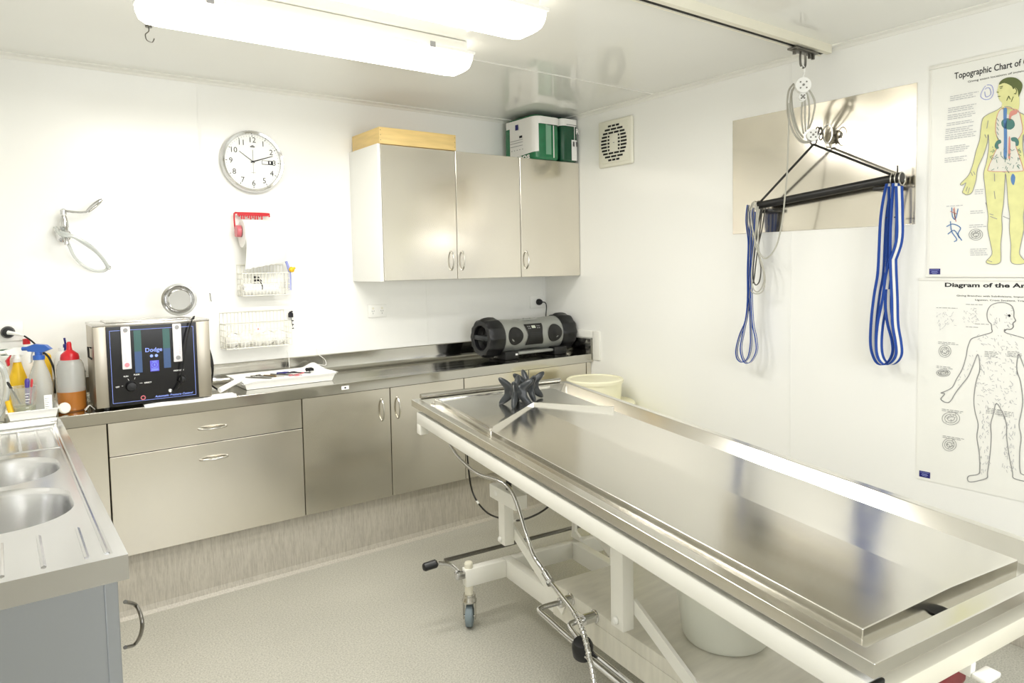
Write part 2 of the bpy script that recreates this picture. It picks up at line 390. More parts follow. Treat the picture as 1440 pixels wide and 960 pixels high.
def band(b, x0, x1, y0, y1, r, z0, z1, u0, u1, n=60, off=.003):
    """patch hugging the pack's side between perimeter fractions u0..u1 (0 = back of left face, counter-clockwise to the right)"""
    path = [V((x0-off, y, 0)) for y in (y1-r, y0+r)]
    for i in range(1, 9): a = R(180+90*i/8); path.append(V((x0+r+(r+off)*math.cos(a), y0+r+(r+off)*math.sin(a), 0)))
    path += [V((x1-r, y0-off, 0))]
    for i in range(1, 5): a = R(270+90*i/4); path.append(V((x1-r+(r+off)*math.cos(a), y0+r+(r+off)*math.sin(a), 0)))
    L = [0]
    for p, q in zip(path, path[1:]): L.append(L[-1]+(q-p).length)
    def P(u):
        d = u*L[-1]
        for i in range(len(path)-1):
            if d <= L[i+1]+1e-9: return path[i].lerp(path[i+1], (d-L[i])/(L[i+1]-L[i]) if L[i+1] > L[i] else 0)
        return path[-1]
    def f(s, tt):
        p = P(u0+(u1-u0)*s); za = z0(s) if callable(z0) else z0; zb = z1(s) if callable(z1) else z1
        return (p.x, p.y, za+(zb-za)*tt)
    b.grid(f, n, 4); return P
zp = 2.1095
t = thing('pad_pack', 'large green and white film pack of pads on the corner cabinet, the wider of two', 'package', (-.255, -.2, zp), 'packs on the wall cabinet')
A = (-.352, -.158, -.375, -.03)
b = MB(); rbox(b, *A, zp, 2.372, .045, .02); b.build('pack_body', 'green', t)
g = (A[0], A[1], A[2], A[3], .045)
b = MB(); band(b, *g, 2.13, 2.36, .05, .60); b.build('paper_label', 'label', t) if False else b.b.free()
b = MB(); P_ = band(b, *g, lambda s: 2.135+.02*s, lambda s: 2.355, .07, .6, off=.004); lb = b.build('paper_label', 'paper', t)
b = MB(); band(b, *g, 2.322, 2.366, .0, 1, off=.0055); b.build('white_top_band', 'paper', t)
b = MB(); band(b, *g, 2.316, 2.319, .72, .97, off=.0065, n=10); b.build('printed_line', 'ink', t)
b = MB(); band(b, *g, zp+.012, 2.32, .81, .825, off=.005, n=6); b.build('white_stripe', 'paper', t)
b = MB(); band(b, *g, zp+.03, 2.32, .70, .78, off=.0045, n=8); b.build('pale_panel', 'lgreen', t)
def on_side(y, z, o=.0075): return V((A[0]-o, y, z))
b = MB(); b.box((A[0]-.008, -.205, 2.305), (A[0]-.0075, -.175, 2.338)); b.build('navy_emblem', 'navy', t)
b = MB()
for i in range(5): b.box((A[0]-.008, -.13-.028*i, 2.18), (A[0]-.0076, -.14-.028*i, 2.184))
for z in (2.24, 2.225, 2.205): b.box((A[0]-.008, -.25, z), (A[0]-.0076, -.12, z+.003))
b.build('fine_print', 'greyink', t)
MB().box((A[0]-.0082, -.245, 2.252), (A[0]-.0076, -.215, 2.266)).build('black_mark', 'ink', t)
text('nos', 'paper', t, (A[0]-.006, -.2, 2.117), (0, -1, 0), (0, 0, 1), width=.115, height=.026, bold=.03)
t = thing('pad_pack', 'narrow dark green film pack squeezed between the wider pack and right wall', 'package', (-.08, -.2, zp), 'packs on the wall cabinet')
B_ = (-.146, -.012, -.372, -.05); g = (*B_, .03)
b = MB(); rbox(b, *B_, zp, 2.378, .03, .015); b.build('pack_body', 'dgreen', t)
b = MB(); band(b, *g, 2.328, 2.372, 0, 1, off=.004); b.build('white_top_band', 'paper', t)
b = MB(); band(b, *g, 2.335, 2.338, .72, .99, off=.0055, n=8); b.build('printed_line', 'ink', t)
b = MB(); band(b, *g, 2.2, 2.33, .865, .876, off=.004, n=4); b.build('white_stripe', 'paper', t)
b = MB(); band(b, *g, zp+.008, 2.245, .81, .93, off=.005, n=8); b.build('barcode_label', 'label', t)
b = MB()
for i in range(9): b.box((-.062+.003*i+(.012 if i > 4 else 0), B_[2]-.0068, 2.205), (-.0605+.003*i+(.012 if i > 4 else 0), B_[2]-.0062, 2.235))
b.build('barcode', 'ink', t)
text('R', 'paper', t, (-.036, B_[2]-.0045, 2.285), (1, 0, 0), (0, 0, 1), height=.034, bold=.03)

# ------------------------------------------------------------------ lamps, track, hook
def batten(x0, x1, y0, y1, lab):
    t = thing('batten_light', lab, 'ceiling light', ((x0+x1)/2, (y0+y1)/2, 2.27), 'fluorescent batten lights')
    cy = (y0+y1)/2; h = (y1-y0)/2
    b = MB(); b.box((x0+.02, y0+.012, 2.352), (x1-.02, y1-.012, CZ), .012, 3); b.build('housing', 'whitepaint', t)
    def prof(s): return [(-h, 2.355), (-h, 2.335), (-h*.93, 2.305), (-h*.72, 2.285), (-h*.4, 2.278), (h*.4, 2.278), (h*.72, 2.285), (h*.93, 2.305), (h, 2.335), (h, 2.355)]
    P = prof(0); b = MB(); rows = []
    for x, s in ((x0, .55), (x0+.008, .8), (x0+.03, .97), (x0+.06, 1), (x1-.06, 1), (x1-.03, .97), (x1-.008, .8), (x1, .55)):
        rows.append([b._v((x, cy+y*(.75+.25*s), 2.355+(z-2.355)*s)) for y, z in P])
    for A, B in zip(rows, rows[1:]):
        for i in range(len(A)-1): b.b.faces.new((A[i], A[i+1], B[i+1], B[i]))
    b.b.faces.new(rows[0]); b.b.faces.new(rows[-1])
    b.build('diffuser', 'tube', t, 60)
    b = MB(); b.box((x0-.004, y0-.004, 2.348), (x1+.004, y0+.01, 2.362), .003); b.box((x0-.004, y1-.01, 2.348), (x1+.004, y1+.004, 2.362), .003)
    b.box((x0-.004, y0+.01, 2.348), (x0+.01, y1-.01, 2.362), .003); b.box((x1-.01, y0+.01, 2.348), (x1+.004, y1-.01, 2.362), .003); b.build('rim', 'plastic', t)
    for x in (x0+.2, x1-.2):
        for ya, yb in ((y1+.004, y1+.008), (y0-.008, y0-.004)):
            b = MB(); b.box((x-.012, ya, 2.345), (x+.012, yb, 2.368), .0015); b.build('clip', 'greyink', t)
batten(-2.6, -1.36, -1.25, -1.085, 'long fluorescent ceiling light nearest the back wall, ending above the wall cabinet')
batten(-2.72, -1.42, -1.82, -1.64, 'long fluorescent ceiling light farther from the back wall, cut by the photo top')
batten(-2.7, -1.4, -3.55, -3.37, 'added fluorescent ceiling light for fill, unseen behind the camera')  # added fitting, out of view, gives fill from behind the camera
h = at(210, 44, 'z', 2.38)
hx, hy = h.x, h.y-.06
hx, hy = at(209, 40, 'z', 2.395).x, at(209, 40, 'z', 2.395).y
b = MB(); b.cyl((hx, hy, CZ), (hx, hy, CZ-.006), .012)
b.tube(cat([(hx, hy, CZ), (hx, hy, CZ-.02), (hx-.012, hy, CZ-.035), (hx-.008, hy, CZ-.055), (hx+.01, hy, CZ-.06), (hx+.018, hy, CZ-.045)], 6), .0022, 8)
tag(b.build('ceiling_hook', 'darksteel'), 'small bent metal hook hanging from the ceiling by the lamp end', 'hook')

t = thing('hoist_track', 'cream painted hoist rail fixed under the ceiling, running into the right wall', 'rail', (-1.7, -2.047, 2.37))
b = MB(); b.box((-3.3, -2.078, 2.368), (-.03, -2.07, CZ)); b.box((-3.3, -2.028, 2.368), (-.03, -2.02, CZ)); b.box((-3.3, -2.07, 2.395), (-.03, -2.028, CZ))
b.box((-3.3, -2.07, 2.368), (-.03, -2.054, 2.372)); b.build('channel', 'cream', t)
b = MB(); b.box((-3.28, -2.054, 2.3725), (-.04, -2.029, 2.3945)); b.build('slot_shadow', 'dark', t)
b = MB()
for i in range(22):
    x = -.55-.5*random.random(); b.box((x, -2.0195, 2.369), (x+.012+random.random()*.02, -2.0188, 2.369+.004+random.random()*.006))
b.build('chipped_paint', 'darksteel', t)
# ------------------------------------------------------------------ clock
t = thing('wall_clock', 'round white wall clock with a chrome rim and black numerals', 'clock', (-1.924, 0, 2.018))
cx, cz, r0 = -1.922, 2.018, .157
b = MB(); b.lathe([(0, 0), (r0-.004, 0), (r0, .012), (r0, .03), (r0-.006, .04), (r0-.016, .038), (r0-.02, .026)], (cx, -.001, cz), (0, -1, 0), 64); b.build('rim', 'chrome', t)
fc = MB().lathe([(0, .024), (r0-.018, .024), (r0-.018, .02)], (cx, -.001, cz), (0, -1, 0), 64).build('dial', 'plastic', t)
for i in range(1, 13):
    a = R(30*i); rr = .108 if i not in (12,) else .11
    text(str(i), 'ink', fc, (cx+rr*math.sin(a), -.0255, cz+rr*math.cos(a)-.013), (1, 0, 0), (0, 0, 1), height=.027, align='CENTER', name='numeral')
b = MB()
for i in range(60):
    a = R(6*i); r_ = .1295; w = .0016 if i % 5 == 0 else .0006; L = .004 if i % 5 == 0 else .002
    p = V((cx+r_*math.sin(a), -.0256, cz+r_*math.cos(a))); d = V((math.sin(a), 0, math.cos(a))); s = V((math.cos(a), 0, -math.sin(a)))
    b.face([p-s*w-d*L, p+s*w-d*L, p+s*w+d*L, p-s*w+d*L])
b.build('minute_marks', 'ink', fc, 0)
def hand(name, ang, L, w, tail, mt):
    d = V((math.sin(R(ang)), 0, math.cos(R(ang)))); s = V((d.z, 0, -d.x)); o = V((cx, -.029, cz))
    b = MB(); b.prism([o-d*tail-s*w, o+d*L-s*w*.5, o+d*L+s*w*.5, o-d*tail+s*w], (0, .001, 0)); b.build(name, mt, t, 0)
hand('minute_hand', 71, .106, .003, .012, 'ink'); hand('hour_hand', 306, .082, .0018, .01, 'ink'); hand('second_hand', 180, .06, .0007, .06, 'ink')
MB().cyl((cx, -.026, cz), (cx, -.032, cz), .004).build('hub', 'ink', t)
b = MB(); b.box((cx+.045, -.0262, cz-.011), (cx+.102, -.0255, cz+.01)); w = b.build('date_window', 'ink', t)
b = MB(); b.box((cx+.047, -.0268, cz-.008), (cx+.076, -.0262, cz+.008)); b.build('day_strip', 'label', w)
b = MB(); b.box((cx+.083, -.0268, cz-.005), (cx+.09, -.0262, cz+.006)); b.build('date_figure', 'label', w)
b = MB(); b.box((cx-.011, -.0262, cz+.073), (cx+.012, -.0255, cz+.078)); b.box((cx-.005, -.0262, cz+.080), (cx+.006, -.0255, cz+.083)); b.build('dial_emblem', 'ink', fc)
MB().box((cx-.01, -.0262, cz-.057), (cx+.012, -.0255, cz-.055)).build('dial_print', 'greyink', fc)

# ------------------------------------------------------------------ wall tap with tubing
t = thing('wall_tap', 'chrome elbow-lever wall tap with a white tube hooked over it', 'tap', (-2.745, 0, 1.6))
q = at(91, 300, 'y', -.06); bx, bz = q.x, q.z
zb = at(90, 330, 'y', -.05).z
b = MB(); b.lathe([(0, 0), (.028, 0), (.03, .006), (.018, .014), (.0, .014)], (bx-.006, 0, zb), (0, -1, 0), 28); b.build('wall_flange', 'chrome', t)
b = MB(); b.cyl((bx-.006, -.005, zb), (bx-.006, -.05, zb), .012); b.lathe([(0, -.012), (.013, -.012), (.015, 0), (.015, .03), (.018, .035), (.016, .06), (.010, .085), (.0, .085)], (bx-.004, -.055, zb), (0, 0, 1), 24)
b.tube(cat([(bx-.004, -.055, zb), (bx-.002, -.09, zb-.012), (bx-.002, -.1, zb-.045)], 6), .010, 14); b.build('body', 'chrome', t)
e1 = at(143, 281, 'y', -.1)
b = MB(); b.lathe([(0, 0), (.012, 0), (.013, .02), (.006, .026), (0, .026)], (bx-.004, -.055, zb+.088), (0, 0, 1), 20)
b.tube(cat([(bx, -.056, bz+.012), (bx+.05, -.065, bz+.006), (bx+.085, -.08, bz+.01), (bx+.11, -.09, bz+.035), (e1.x-.01, -.1, e1.z-.01), (e1.x, -.1, e1.z)], 6), .005, 10, rs=None)
pts = cat([(bx+.085, -.08, bz+.010), (bx+.11, -.09, bz+.035), (e1.x-.008, -.1, e1.z-.006), (e1.x+.003, -.1, e1.z+.003)], 8)
b.tube(pts, .008, 12, rs=[.005+.007*math.sin(PI*min(1, .15+i/len(pts))) for i in range(len(pts))]); b.build('lever', 'chrome', t)
b = MB(); loop = [at(px, py, 'y', yy) for px, py, yy in ((84, 326, -.11), (98, 330, -.12), (118, 342, -.11), (136, 355, -.1), (150, 372, -.09), (148, 380, -.08), (135, 381, -.075), (118, 374, -.08), (104, 360, -.085), (96, 343, -.09), (88, 332, -.095))]
b.tube(cat(loop, 6), .0065, 10)
loop = [at(px, py, 'y', yy) for px, py, yy in ((78, 320, -.03), (86, 330, -.125), (104, 333, -.135), (126, 345, -.125), (143, 362, -.11), (153, 377, -.1))]
b.tube(cat(loop, 6), .0075, 10); b.build('tubing', 'clear3', t)
e = at(153, 376, 'y', -.095); b = MB(); b.tube([e+V((.008*math.cos(a), 0, .008*math.sin(a))) for a in [2*PI*i/16 for i in range(16)]], .002, 6, closed=True); b.build('end_ring', 'handle', t)

# ------------------------------------------------------------------ paper roll holder
t = thing('paper_towel_holder', 'red wall bracket holding a white paper roll, sheet hanging down', 'roll holder', (-1.9, 0, 1.5))
p0, p1 = at(329, 299, 'y', -.035), at(378, 301, 'y', -.035)
b = MB(); z = 1.755; x0, x1 = p0.x, p1.x
b.tube(cat([(x0+.004, -.035, z-.12), (x0, -.035, z-.03), (x0+.004, -.035, z-.002), (x0+.02, -.035, z), (x1-.012, -.035, z), (x1, -.035, z-.006), (x1+.002, -.035, z-.018)], 6), .004, 8)
b.box((x0+.015, -.037, z-.014), (x1-.004, -.033, z-.002)); random.seed(3)
for i in range(11):
    xx = x0+.022+i*(x1-x0-.05)/11; b.box((xx, -.037, z-.014-random.choice((.006, .012, .018))), (xx+.006, -.033, z-.012))
b.tube([(x0+.01, 0, z-.002), (x0+.01, -.035, z-.002)], .004, 8); b.tube([(x1-.02, 0, z-.002), (x1-.02, -.035, z-.002)], .004, 8)
b.build('bracket', 'red', t)
r1 = at(336, 325, 'y', -.07); rz = r1.z-.012; rx0 = at(339, 330, 'y', -.07).x; rx1 = at(396, 330, 'y', -.07).x
b = MB(); b.lathe([(0, -.022), (.026, -.022), (.03, -.018), (.03, .0), (0, .002)], (rx0-.004, -.075, rz+.012), (1, 0, 0), 28); b.build('end_cap', 'pinkred', t)
b = MB(); b.lathe([(.018, 0), (.07, 0), (.07, rx1-rx0), (.018, rx1-rx0), (.018, 0)], (rx0, -.078, rz), (1, 0, 0), 48); rl = b.build('paper_roll', 'gauze', t)
b = MB(); zz = at(345, 379, 'y', -.03).z
def sh(u, v):
    x = rx0+.004+(rx1-rx0-.008)*u; zb_ = zz+.0+.035*u+.003*math.sin(u*40)
    if v < .35: a = R(200+v/.35*70); return (x, -.078+.072*math.cos(a)*1.0-.0, rz+.072*math.sin(a)) if False else (x, -.078-.0725*math.cos(R(-60+v/.35*60)), rz+.0725*math.sin(R(-60+v/.35*60))*-1)
    s = (v-.35)/.65; return (x, -.1505+.05*s*s, rz+(zb_-rz)*s)
b.grid(sh, 16, 20); b.build('hanging_sheet', 'label', rl)

# ------------------------------------------------------------------ wire baskets
def basket(name, lab, px0, px1, ztop, zbot, depth, back, n=14, m=4, gap=1.0):
    t = thing(name, lab, 'basket', ((px0+px1)/2, -.05, zbot), 'white wire wall baskets')
    b = MB(); r = .0017
    yf = -depth; x0, x1 = px0, px1
    for z in (ztop, zbot): b.tube([(x0, -.004, z), (x1, -.004, z), (x1, yf, z), (x0, yf, z)], .0026, 6, closed=True)
    for j in range(1, m): z = zbot+(ztop-zbot)*j/m; b.tube([(x0, -.004, z), (x0, yf, z), (x1, yf, z), (x1, -.004, z)], r, 6)
    for i in range(n+1):
        x = x0+(x1-x0)*i/n; b.tube([(x, -.004, back), (x, -.004, zbot), (x, yf, zbot), (x, yf, ztop)], r, 6)
    for yy in (-.035, -.07):
        for x in (x0, x1): b.tube([(x, yy, zbot), (x, yy, ztop)], r, 6)
    b.tube([(x0, -.004, back), (x1, -.004, back)], .0026, 6)
    b.build('wire_frame', 'wire', t); return t
b1 = (at(336, 400, 'y', -.03).x, at(403, 400, 'y', -.05).x)
zt, zb_ = at(370, 384, 'y', -.1).z, at(370, 415, 'y', -.1).z
t = basket('wire_basket', 'small white wire basket holding a roll, directly below the paper roll', b1[0], b1[1], zt, zb_, .1, zt+.045)
t2 = thing('gauze_roll', 'white bandage roll with a dark core lying in the small basket', 'bandage', (b1[0]+.07, -.055, zb_+.005))
b = MB(); rr = .030; b.lathe([(.014, 0), (rr, 0), (rr, .17), (.014, .17), (.014, 0)], (b1[0]+.012, -.055, zb_+rr+.003), (1, 0, 0), 32); b.build('wrap', 'cloth', t2)
MB().lathe([(0, .001), (.0145, .001), (.0145, .168), (0, .168)], (b1[0]+.012, -.055, zb_+rr+.003), (1, 0, 0), 24).build('core', 'ink', t2)
b = MB(); zc = zt-.03; xc = at(363, 391, 'y', -.085).x
b.box((xc-.018, -.092, zc-.012), (xc-.006, -.07, zc+.016), .002); b.prism([(xc-.004, -.085, zc-.01), (xc+.02, -.085, zc-.012), (xc+.004, -.085, zc+.014)], (0, .012, 0))
b.tube(cat([(xc+.006, -.08, zc-.008), (xc+.02, -.08, zc-.03), (xc+.018, -.085, zc-.055)], 5), .003, 8)
tag(b.build('clip', 'ink'), 'small black clip and lead on top of the bandage roll', 'clip')
xq = at(403, 390, 'y', -.06).x
b = MB(); b.tube(cat([(xq+.016, -.06, zb_+.02), (xq+.018, -.06, zt-.01), (xq+.012, -.055, zt+.03), (xq+.004, -.05, zt+.06)], 6), .007, 10)
tag(b.build('tubing', 'coil'), 'lilac tube hung at the right end of the small basket', 'tube')
b = MB(); b.lathe([(0, 0), (.012, 0), (.016, .012), (.008, .02), (.006, .03), (0, .03)], (xq+.016, -.075, zt+.012), (.4, -.5, .3), 20)
tag(b.build('clamp', 'yellow'), 'small yellow clamp beside the lilac tube', 'clamp')
b2 = (at(314, 470, 'y', -.06).x, at(407, 465, 'y', -.08).x); zt2, zb2 = at(360, 460, 'y', -.11).z, at(360, 488, 'y', -.11).z
t = basket('wire_basket', 'wide white wire basket of wrapped dressings just above the worktop', b2[0], b2[1], zt2+.02, zb2, .115, at(360, 437, 'y', -.004).z, 18, 4)
random.seed(11)
for i, lab in enumerate(('crumpled white dressing at the left end of the wide basket', 'white wrapped dressing second from left in the wide basket', 'white wrapped dressing with faint red print, middle of the wide basket', 'white wrapped dressing right of centre in the wide basket', 'white dressing roll at the right end of the wide basket')):
    x = b2[0]+.045+i*(b2[1]-b2[0]-.09)/4; w = .036
    b = MB(); ph = random.random()*6
    b.grid(lambda u, v: (x+w*math.sin(PI*v)*math.cos(2*PI*u)*(1+.08*math.sin(7*u*6+ph)), -.06+.034*math.sin(PI*v)*math.sin(2*PI*u), zb2+.04+.036*-math.cos(PI*v)*(1+.1*math.sin(9*u+ph))), 20, 14)
    tag(b.build('dressing_pack', 'gauze'), lab, 'dressing', 'dressings in the wide basket')
    if i == 2:
        o = bpy.data.objects[-1] if False else None
q = at(363, 463, 'y', -.119)
b = MB(); b.box((q.x-.012, -.1205, q.z-.014), (q.x+.03, -.1195, q.z+.012)); tk = b.build('paper_tag', 'label', t)
b = MB(); b.box((q.x-.004, -.1211, q.z-.002), (q.x+.004, -.1206, q.z+.006)); b.box((q.x+.005, -.1211, q.z-.001), (q.x+.016, -.1206, q.z+.001)); b.build('printed_mark', 'cred', tk)
q = at(409, 443, 'y', -.03); b = MB(); b.box((q.x-.012, -.036, q.z-.012), (q.x+.012, -.02, q.z+.012), .003); b.cyl((q.x-.008, -.036, q.z+.014), (q.x+.01, -.02, q.z+.018), .005); b.tube([(q.x, -.03, q.z-.01), (q.x+.006, -.034, q.z-.06)], .0015, 6)
for i in range(3): b.cyl((q.x+.004, -.036, q.z-.03-.02*i), (q.x+.012, -.03, q.z-.03-.02*i), .003, n=8)
tag(b.build('clip', 'ink'), 'black spring clip on the right corner of the wide basket', 'clip')
q = at(295, 418, 'y', 0); b = MB(); b.tube(cat([(q.x, 0, q.z+.02), (q.x, -.012, q.z+.018), (q.x+.001, -.014, q.z-.008), (q.x+.003, -.018, q.z-.02)], 5), .0018, 6)
tag(b.build('wall_hook', 'darksteel'), 'tiny metal hook on the wall right of the steel bowl', 'hook')

# ------------------------------------------------------------------ sockets
def socket(xc, zc, w, h, lab, holes, sw=()):
    t = thing('power_socket', lab, 'socket', (xc, 0, zc), 'white wall sockets')
    b = MB(); b.box((xc-w/2, -.009, zc-h/2), (xc+w/2, 0, zc+h/2), .003); b.build('plate', 'plastic', t)
    for x in holes:
        b = MB()
        for dx, dz, a in ((-.006, .004, 25), (.006, .004, -25), (0, -.009, 0)):
            c, s = math.cos(R(a)), math.sin(R(a))
            pl = [(x+dx+c*u-s*v, -.0093, zc-.004+dz+s*u+c*v) for u, v in ((-.001, -.004), (.001, -.004), (.001, .004), (-.001, .004))]; b.prism(pl, (0, .0006, 0))
        b.build('pin_slots', 'ink', t, 0)
    for x in sw:
        b = MB(); b.box((x-.006, -.012, zc+h/2-.026), (x+.006, -.0088, zc+h/2-.014), .001); b.build('switch', 'offwhite', t)
    return t
q = at(530, 437, 'y', 0); socket(q.x, q.z, .115, .072, 'white double wall socket above the worktop left of the radio', (q.x-.028, q.x+.028), (q.x-.028, q.x+.028))
def plug(x, z, lab, mt, pts, r=.0035, cmt=None):
    t = thing('power_plug', lab, 'plug', (x, -.01, z))
    b = MB(); b.lathe([(0, 0), (.021, 0), (.022, .012), (.016, .026), (.008, .03), (0, .03)], (x, -.0095, z), (0, -1, 0), 24); b.build('plug_body', mt, t)
    b = MB(); b.tube(cat(pts, 6), r, 8); b.build('flex', cmt or mt, t)
q = at(755, 425, 'y', 0); socket(q.x-.0, q.z+.003, .125, .08, 'white wall socket in the corner behind the radio', ())
px, pz = q.x+.006, q.z+.003
plug(px, pz, 'round black plug in the corner socket, flex dropping behind the radio', 'black', [(px, -.035, pz), (px+.028, -.045, pz-.004), (px+.036, -.05, pz-.03), (px+.03, -.05, pz-.1), (px+.02, -.05, .95)])
q = at(8, 466, 'y', 0); socket(q.x, q.z-.002, .125, .08, 'white wall socket at the left edge above the bottles', ())
px, pz = at(11, 467, 'y', -.02).x, at(11, 467, 'y', -.02).z
t = thing('power_plug', 'black plug with a white lead in the left-hand socket', 'plug', (px, -.01, pz))
b = MB(); b.lathe([(0, 0), (.025, 0), (.026, .012), (.02, .026), (0, .028)], (px, -.0095, pz), (0, -1, 0), 24); b.build('plug_body', 'black', t)
b = MB(); b.tube([(px+.0, -.036, pz), (px+.035, -.06, pz-.008), (px+.06, -.08, pz-.018)], .006, 8, rs=[.009, .006, .004]); b.build('white_boot', 'plastic', t)
b = MB(); b.tube(cat([(px+.055, -.08, pz-.016), (px+.085, -.1, pz-.045), (px+.12, -.1, pz-.1), (px+.13, -.1, pz-.2), (px+.14, -.12, .91)], 6), .0035, 8); b.build('flex', 'black', t)

# ------------------------------------------------------------------ extractor vent
t = thing('extractor_vent', 'square cream extractor vent with a round slotted grille, high on right wall', 'vent', (0, -.71, 2.18))
y0, y1, z0, z1 = -.852, -.568, 2.045, 2.322
b = MB(); b.box((-.024, y0, z0), (0, y1, z1), .012, 3); b.build('frame', 'offwhite', t)
cy, cz = -.71, 2.183; R0 = .112
b = MB(); b.box((-.03, y0+.022, z0+.022), (-.0235, y1-.022, z1-.022), .005); b.build('cover', 'offwhite', t)
b = MB()
for i in range(11):
    z = cz-.1+.02*i; hh = math.sqrt(max(0, R0*R0-(z-cz)**2)); L = []
    nb = 4 if hh > .08 else 3
    for j in range(nb):
        a = -hh+2*hh*j/nb+.004; c = -hh+2*hh*(j+1)/nb-.004
        if abs(z-cz) < .05:
            if c > -.036 and a < .036:
                if a < -.036: c = -.036
                elif c > .036: a = .036
                else: continue
        if c-a > .006: L.append((a, c))
    for a, c in L: b.box((-.0315, cy+a, z-.0055), (-.0301, cy+c, z+.0055))
b.build('grille_slots', 'dark', t, 0)
MB().box((-.0308, cy-.006, cz-.002), (-.0301, cy+.006, cz+.002)).build('printed_mark', 'greyink', t)
# ------------------------------------------------------------------ pressure machine
X0, X1, Y0, Y1, Z0, Z1 = -2.708, -2.268, -.465, -.215, .912, 1.25
t = thing('pressure_machine', 'steel cased machine with a black control panel and two white gauges', 'machine', ((X0+X1)/2, (Y0+Y1)/2, .9))
MB().box((X0, Y0+.004, Z0), (X1, Y1, Z1-.004), .004).build('case', 'casesteel', t)
MB().box((X0, Y0-.002, Z0), (X0+.046, Y0+.02, Z1-.006), .003).build('front_strip', 'casesteel', t); MB().box((X1-.055, Y0-.002, Z0), (X1, Y0+.02, Z1-.006), .003).build('front_strip', 'casesteel', t)
b = MB(); b.box((X0-.002, Y0-.002, Z1-.006), (X1+.002, Y1+.002, Z1+.004), .002); b.box((X0+.05, Y0+.03, Z1+.004), (X1-.06, Y1-.03, Z1+.010), .003); b.build('lid', 'steel', t)
b = MB()
for x in (X0+.04, X1-.04):
    for y in (Y0+.03, Y1-.03): b.cyl((x, y, .9), (x, y, Z0), .012, n=14)
b.build('foot', 'rubber', t)
for k_, zz in enumerate((1.12, 1.05)): pass
b = MB(); b.tube([(X0-.001, Y0+.08, 1.155), (X0-.012, Y0+.075, 1.16), (X0-.012, Y0+.065, 1.12), (X0-.001, Y0+.06, 1.11)], .004, 8); b.build('side_clip', 'black', t)
a0, a1 = X0+.046, X1-.055
pn = MB().box((a0, Y0-.004, Z0+.002), (a1, Y0-.001, Z1-.008)).build('control_panel', 'panel', t, 0)
yy = Y0-.0048; W = a1-a0; H = Z1-Z0-.01
def U(u, v): return V((a0+W*u, yy, Z0+.002+H*v))
b = MB(); w = .0007
c = [U(.035, .04), U(.965, .04), U(.965, .95), U(.035, .95)]
for p, q in zip(c, c[1:]+c[:1]): b.box((min(p.x, q.x)-w, yy-.0003, min(p.z, q.z)-w), (max(p.x, q.x)+w, yy+.0005, max(p.z, q.z)+w))
b.build('border_line', 'bluep', pn, 0)
def bandg(u0, u1, v0, v1):
    for k in range(2):
        m_ = ('teal', 'blband')[k]; va, vb = ((v0+v1)/2, v1) if k == 0 else (v0, (v0+v1)/2)
        b = MB(); p, q = U(u0, va), U(u1, vb); b.box((p.x, yy-.0002, p.z), (q.x, yy+.0005, q.z)); b.build('colour_band', m_, pn, 0)
bandg(.29, .37, .40, .94); bandg(.61, .69, .43, .94)
def gauge(u0, u1, v0, v1, redder):
    p, q = U(u0, v0), U(u1, v1)
    g = MB().box((p.x, yy-.012, p.z), (q.x, yy+.0005, q.z), .003).build('gauge', 'gauge', t)
    b = MB(); n = 22; xm = (p.x+q.x)/2
    for i in range(n):
        z = p.z+.035+(q.z-p.z-.06)*i/(n-1); L = .010 if i % 5 == 0 else .006
        b.box((xm-L, yy-.0126, z), (xm-.001, yy-.0119, z+.0009))
        if redder: b.box((xm+.003, yy-.0126, z), (xm+.011, yy-.0119, z+.0009))
    b.build('scale', 'gred', g, 0)
    for zz in (p.z+.018, q.z-.014):
        b = MB(); b.lathe([(.0, 0), (.009, 0), (.009, .002), (0, .002)], (xm, yy-.012, zz), (0, -1, 0), 18); b.build('screw_cap', 'gred' if zz < p.z+.03 and not redder else 'greyink', g)
gauge(.15, .25, .46, 1.0-.005, False); gauge(.72, .82, .5, 1.0-.005, True)
text('Dodge', 'bluep', pn, U(.405, .655), (1, 0, 0), (0, 0, 1), width=.064, bold=.015, name='lettering')
for u in (.475, .53): b = MB(); b.lathe([(0, 0), (.0062, 0), (0, .0004)], U(u, .60), (0, -1, 0), 18); b.build('round_emblem', 'bluep', pn, 0)
p, q = U(.455, .40), U(.555, .54); bd = MB().box((p.x, yy-.0003, p.z), (q.x, yy+.0005, q.z)).build('violet_badge', 'violet', pn, 0)
b = MB(); c = (p+q)/2; b.tube([c+V((.011*math.cos(2*PI*i/20), -.0006, .004+.011*math.sin(2*PI*i/20))) for i in range(20)], .0006, 5, closed=True)
b.box((p.x+.004, yy-.0008, p.z+.004), (q.x-.004, yy-.0004, p.z+.007)); b.box((p.x+.004, yy-.0008, p.z+.010), (q.x-.004, yy-.0004, p.z+.012)); b.box((c.x-.0015, yy-.0008, c.z), (c.x+.0015, yy-.0004, c.z+.009)); b.box((p.x+.008, yy-.0008, q.z-.005), (q.x-.008, yy-.0004, q.z-.003)); b.build('badge_print', 'bluep', pn, 0)
for u, v, s in ((.07, .235, 'OFF'), (.16, .36, 'RUN'), (.27, .37, 'PULSE'), (.38, .255, 'DIRECT')):
    text(s, 'label', pn, U(u, v), (1, 0, 0), (0, 0, 1), height=.006, bold=.02)
b = MB()
for p, q in ((U(.135, .25), U(.15, .25)), (U(.33, .265), U(.36, .265)), (U(.205, .335), U(.215, .31)), (U(.285, .345), U(.275, .32))): b.tube([p, q], .0007, 5)
b.build('dial_ticks', 'label', pn, 0)
text('HIGH LOW', 'label', pn, U(.715, .375), (1, 0, 0), (0, 0, 1), height=.006, bold=.02)
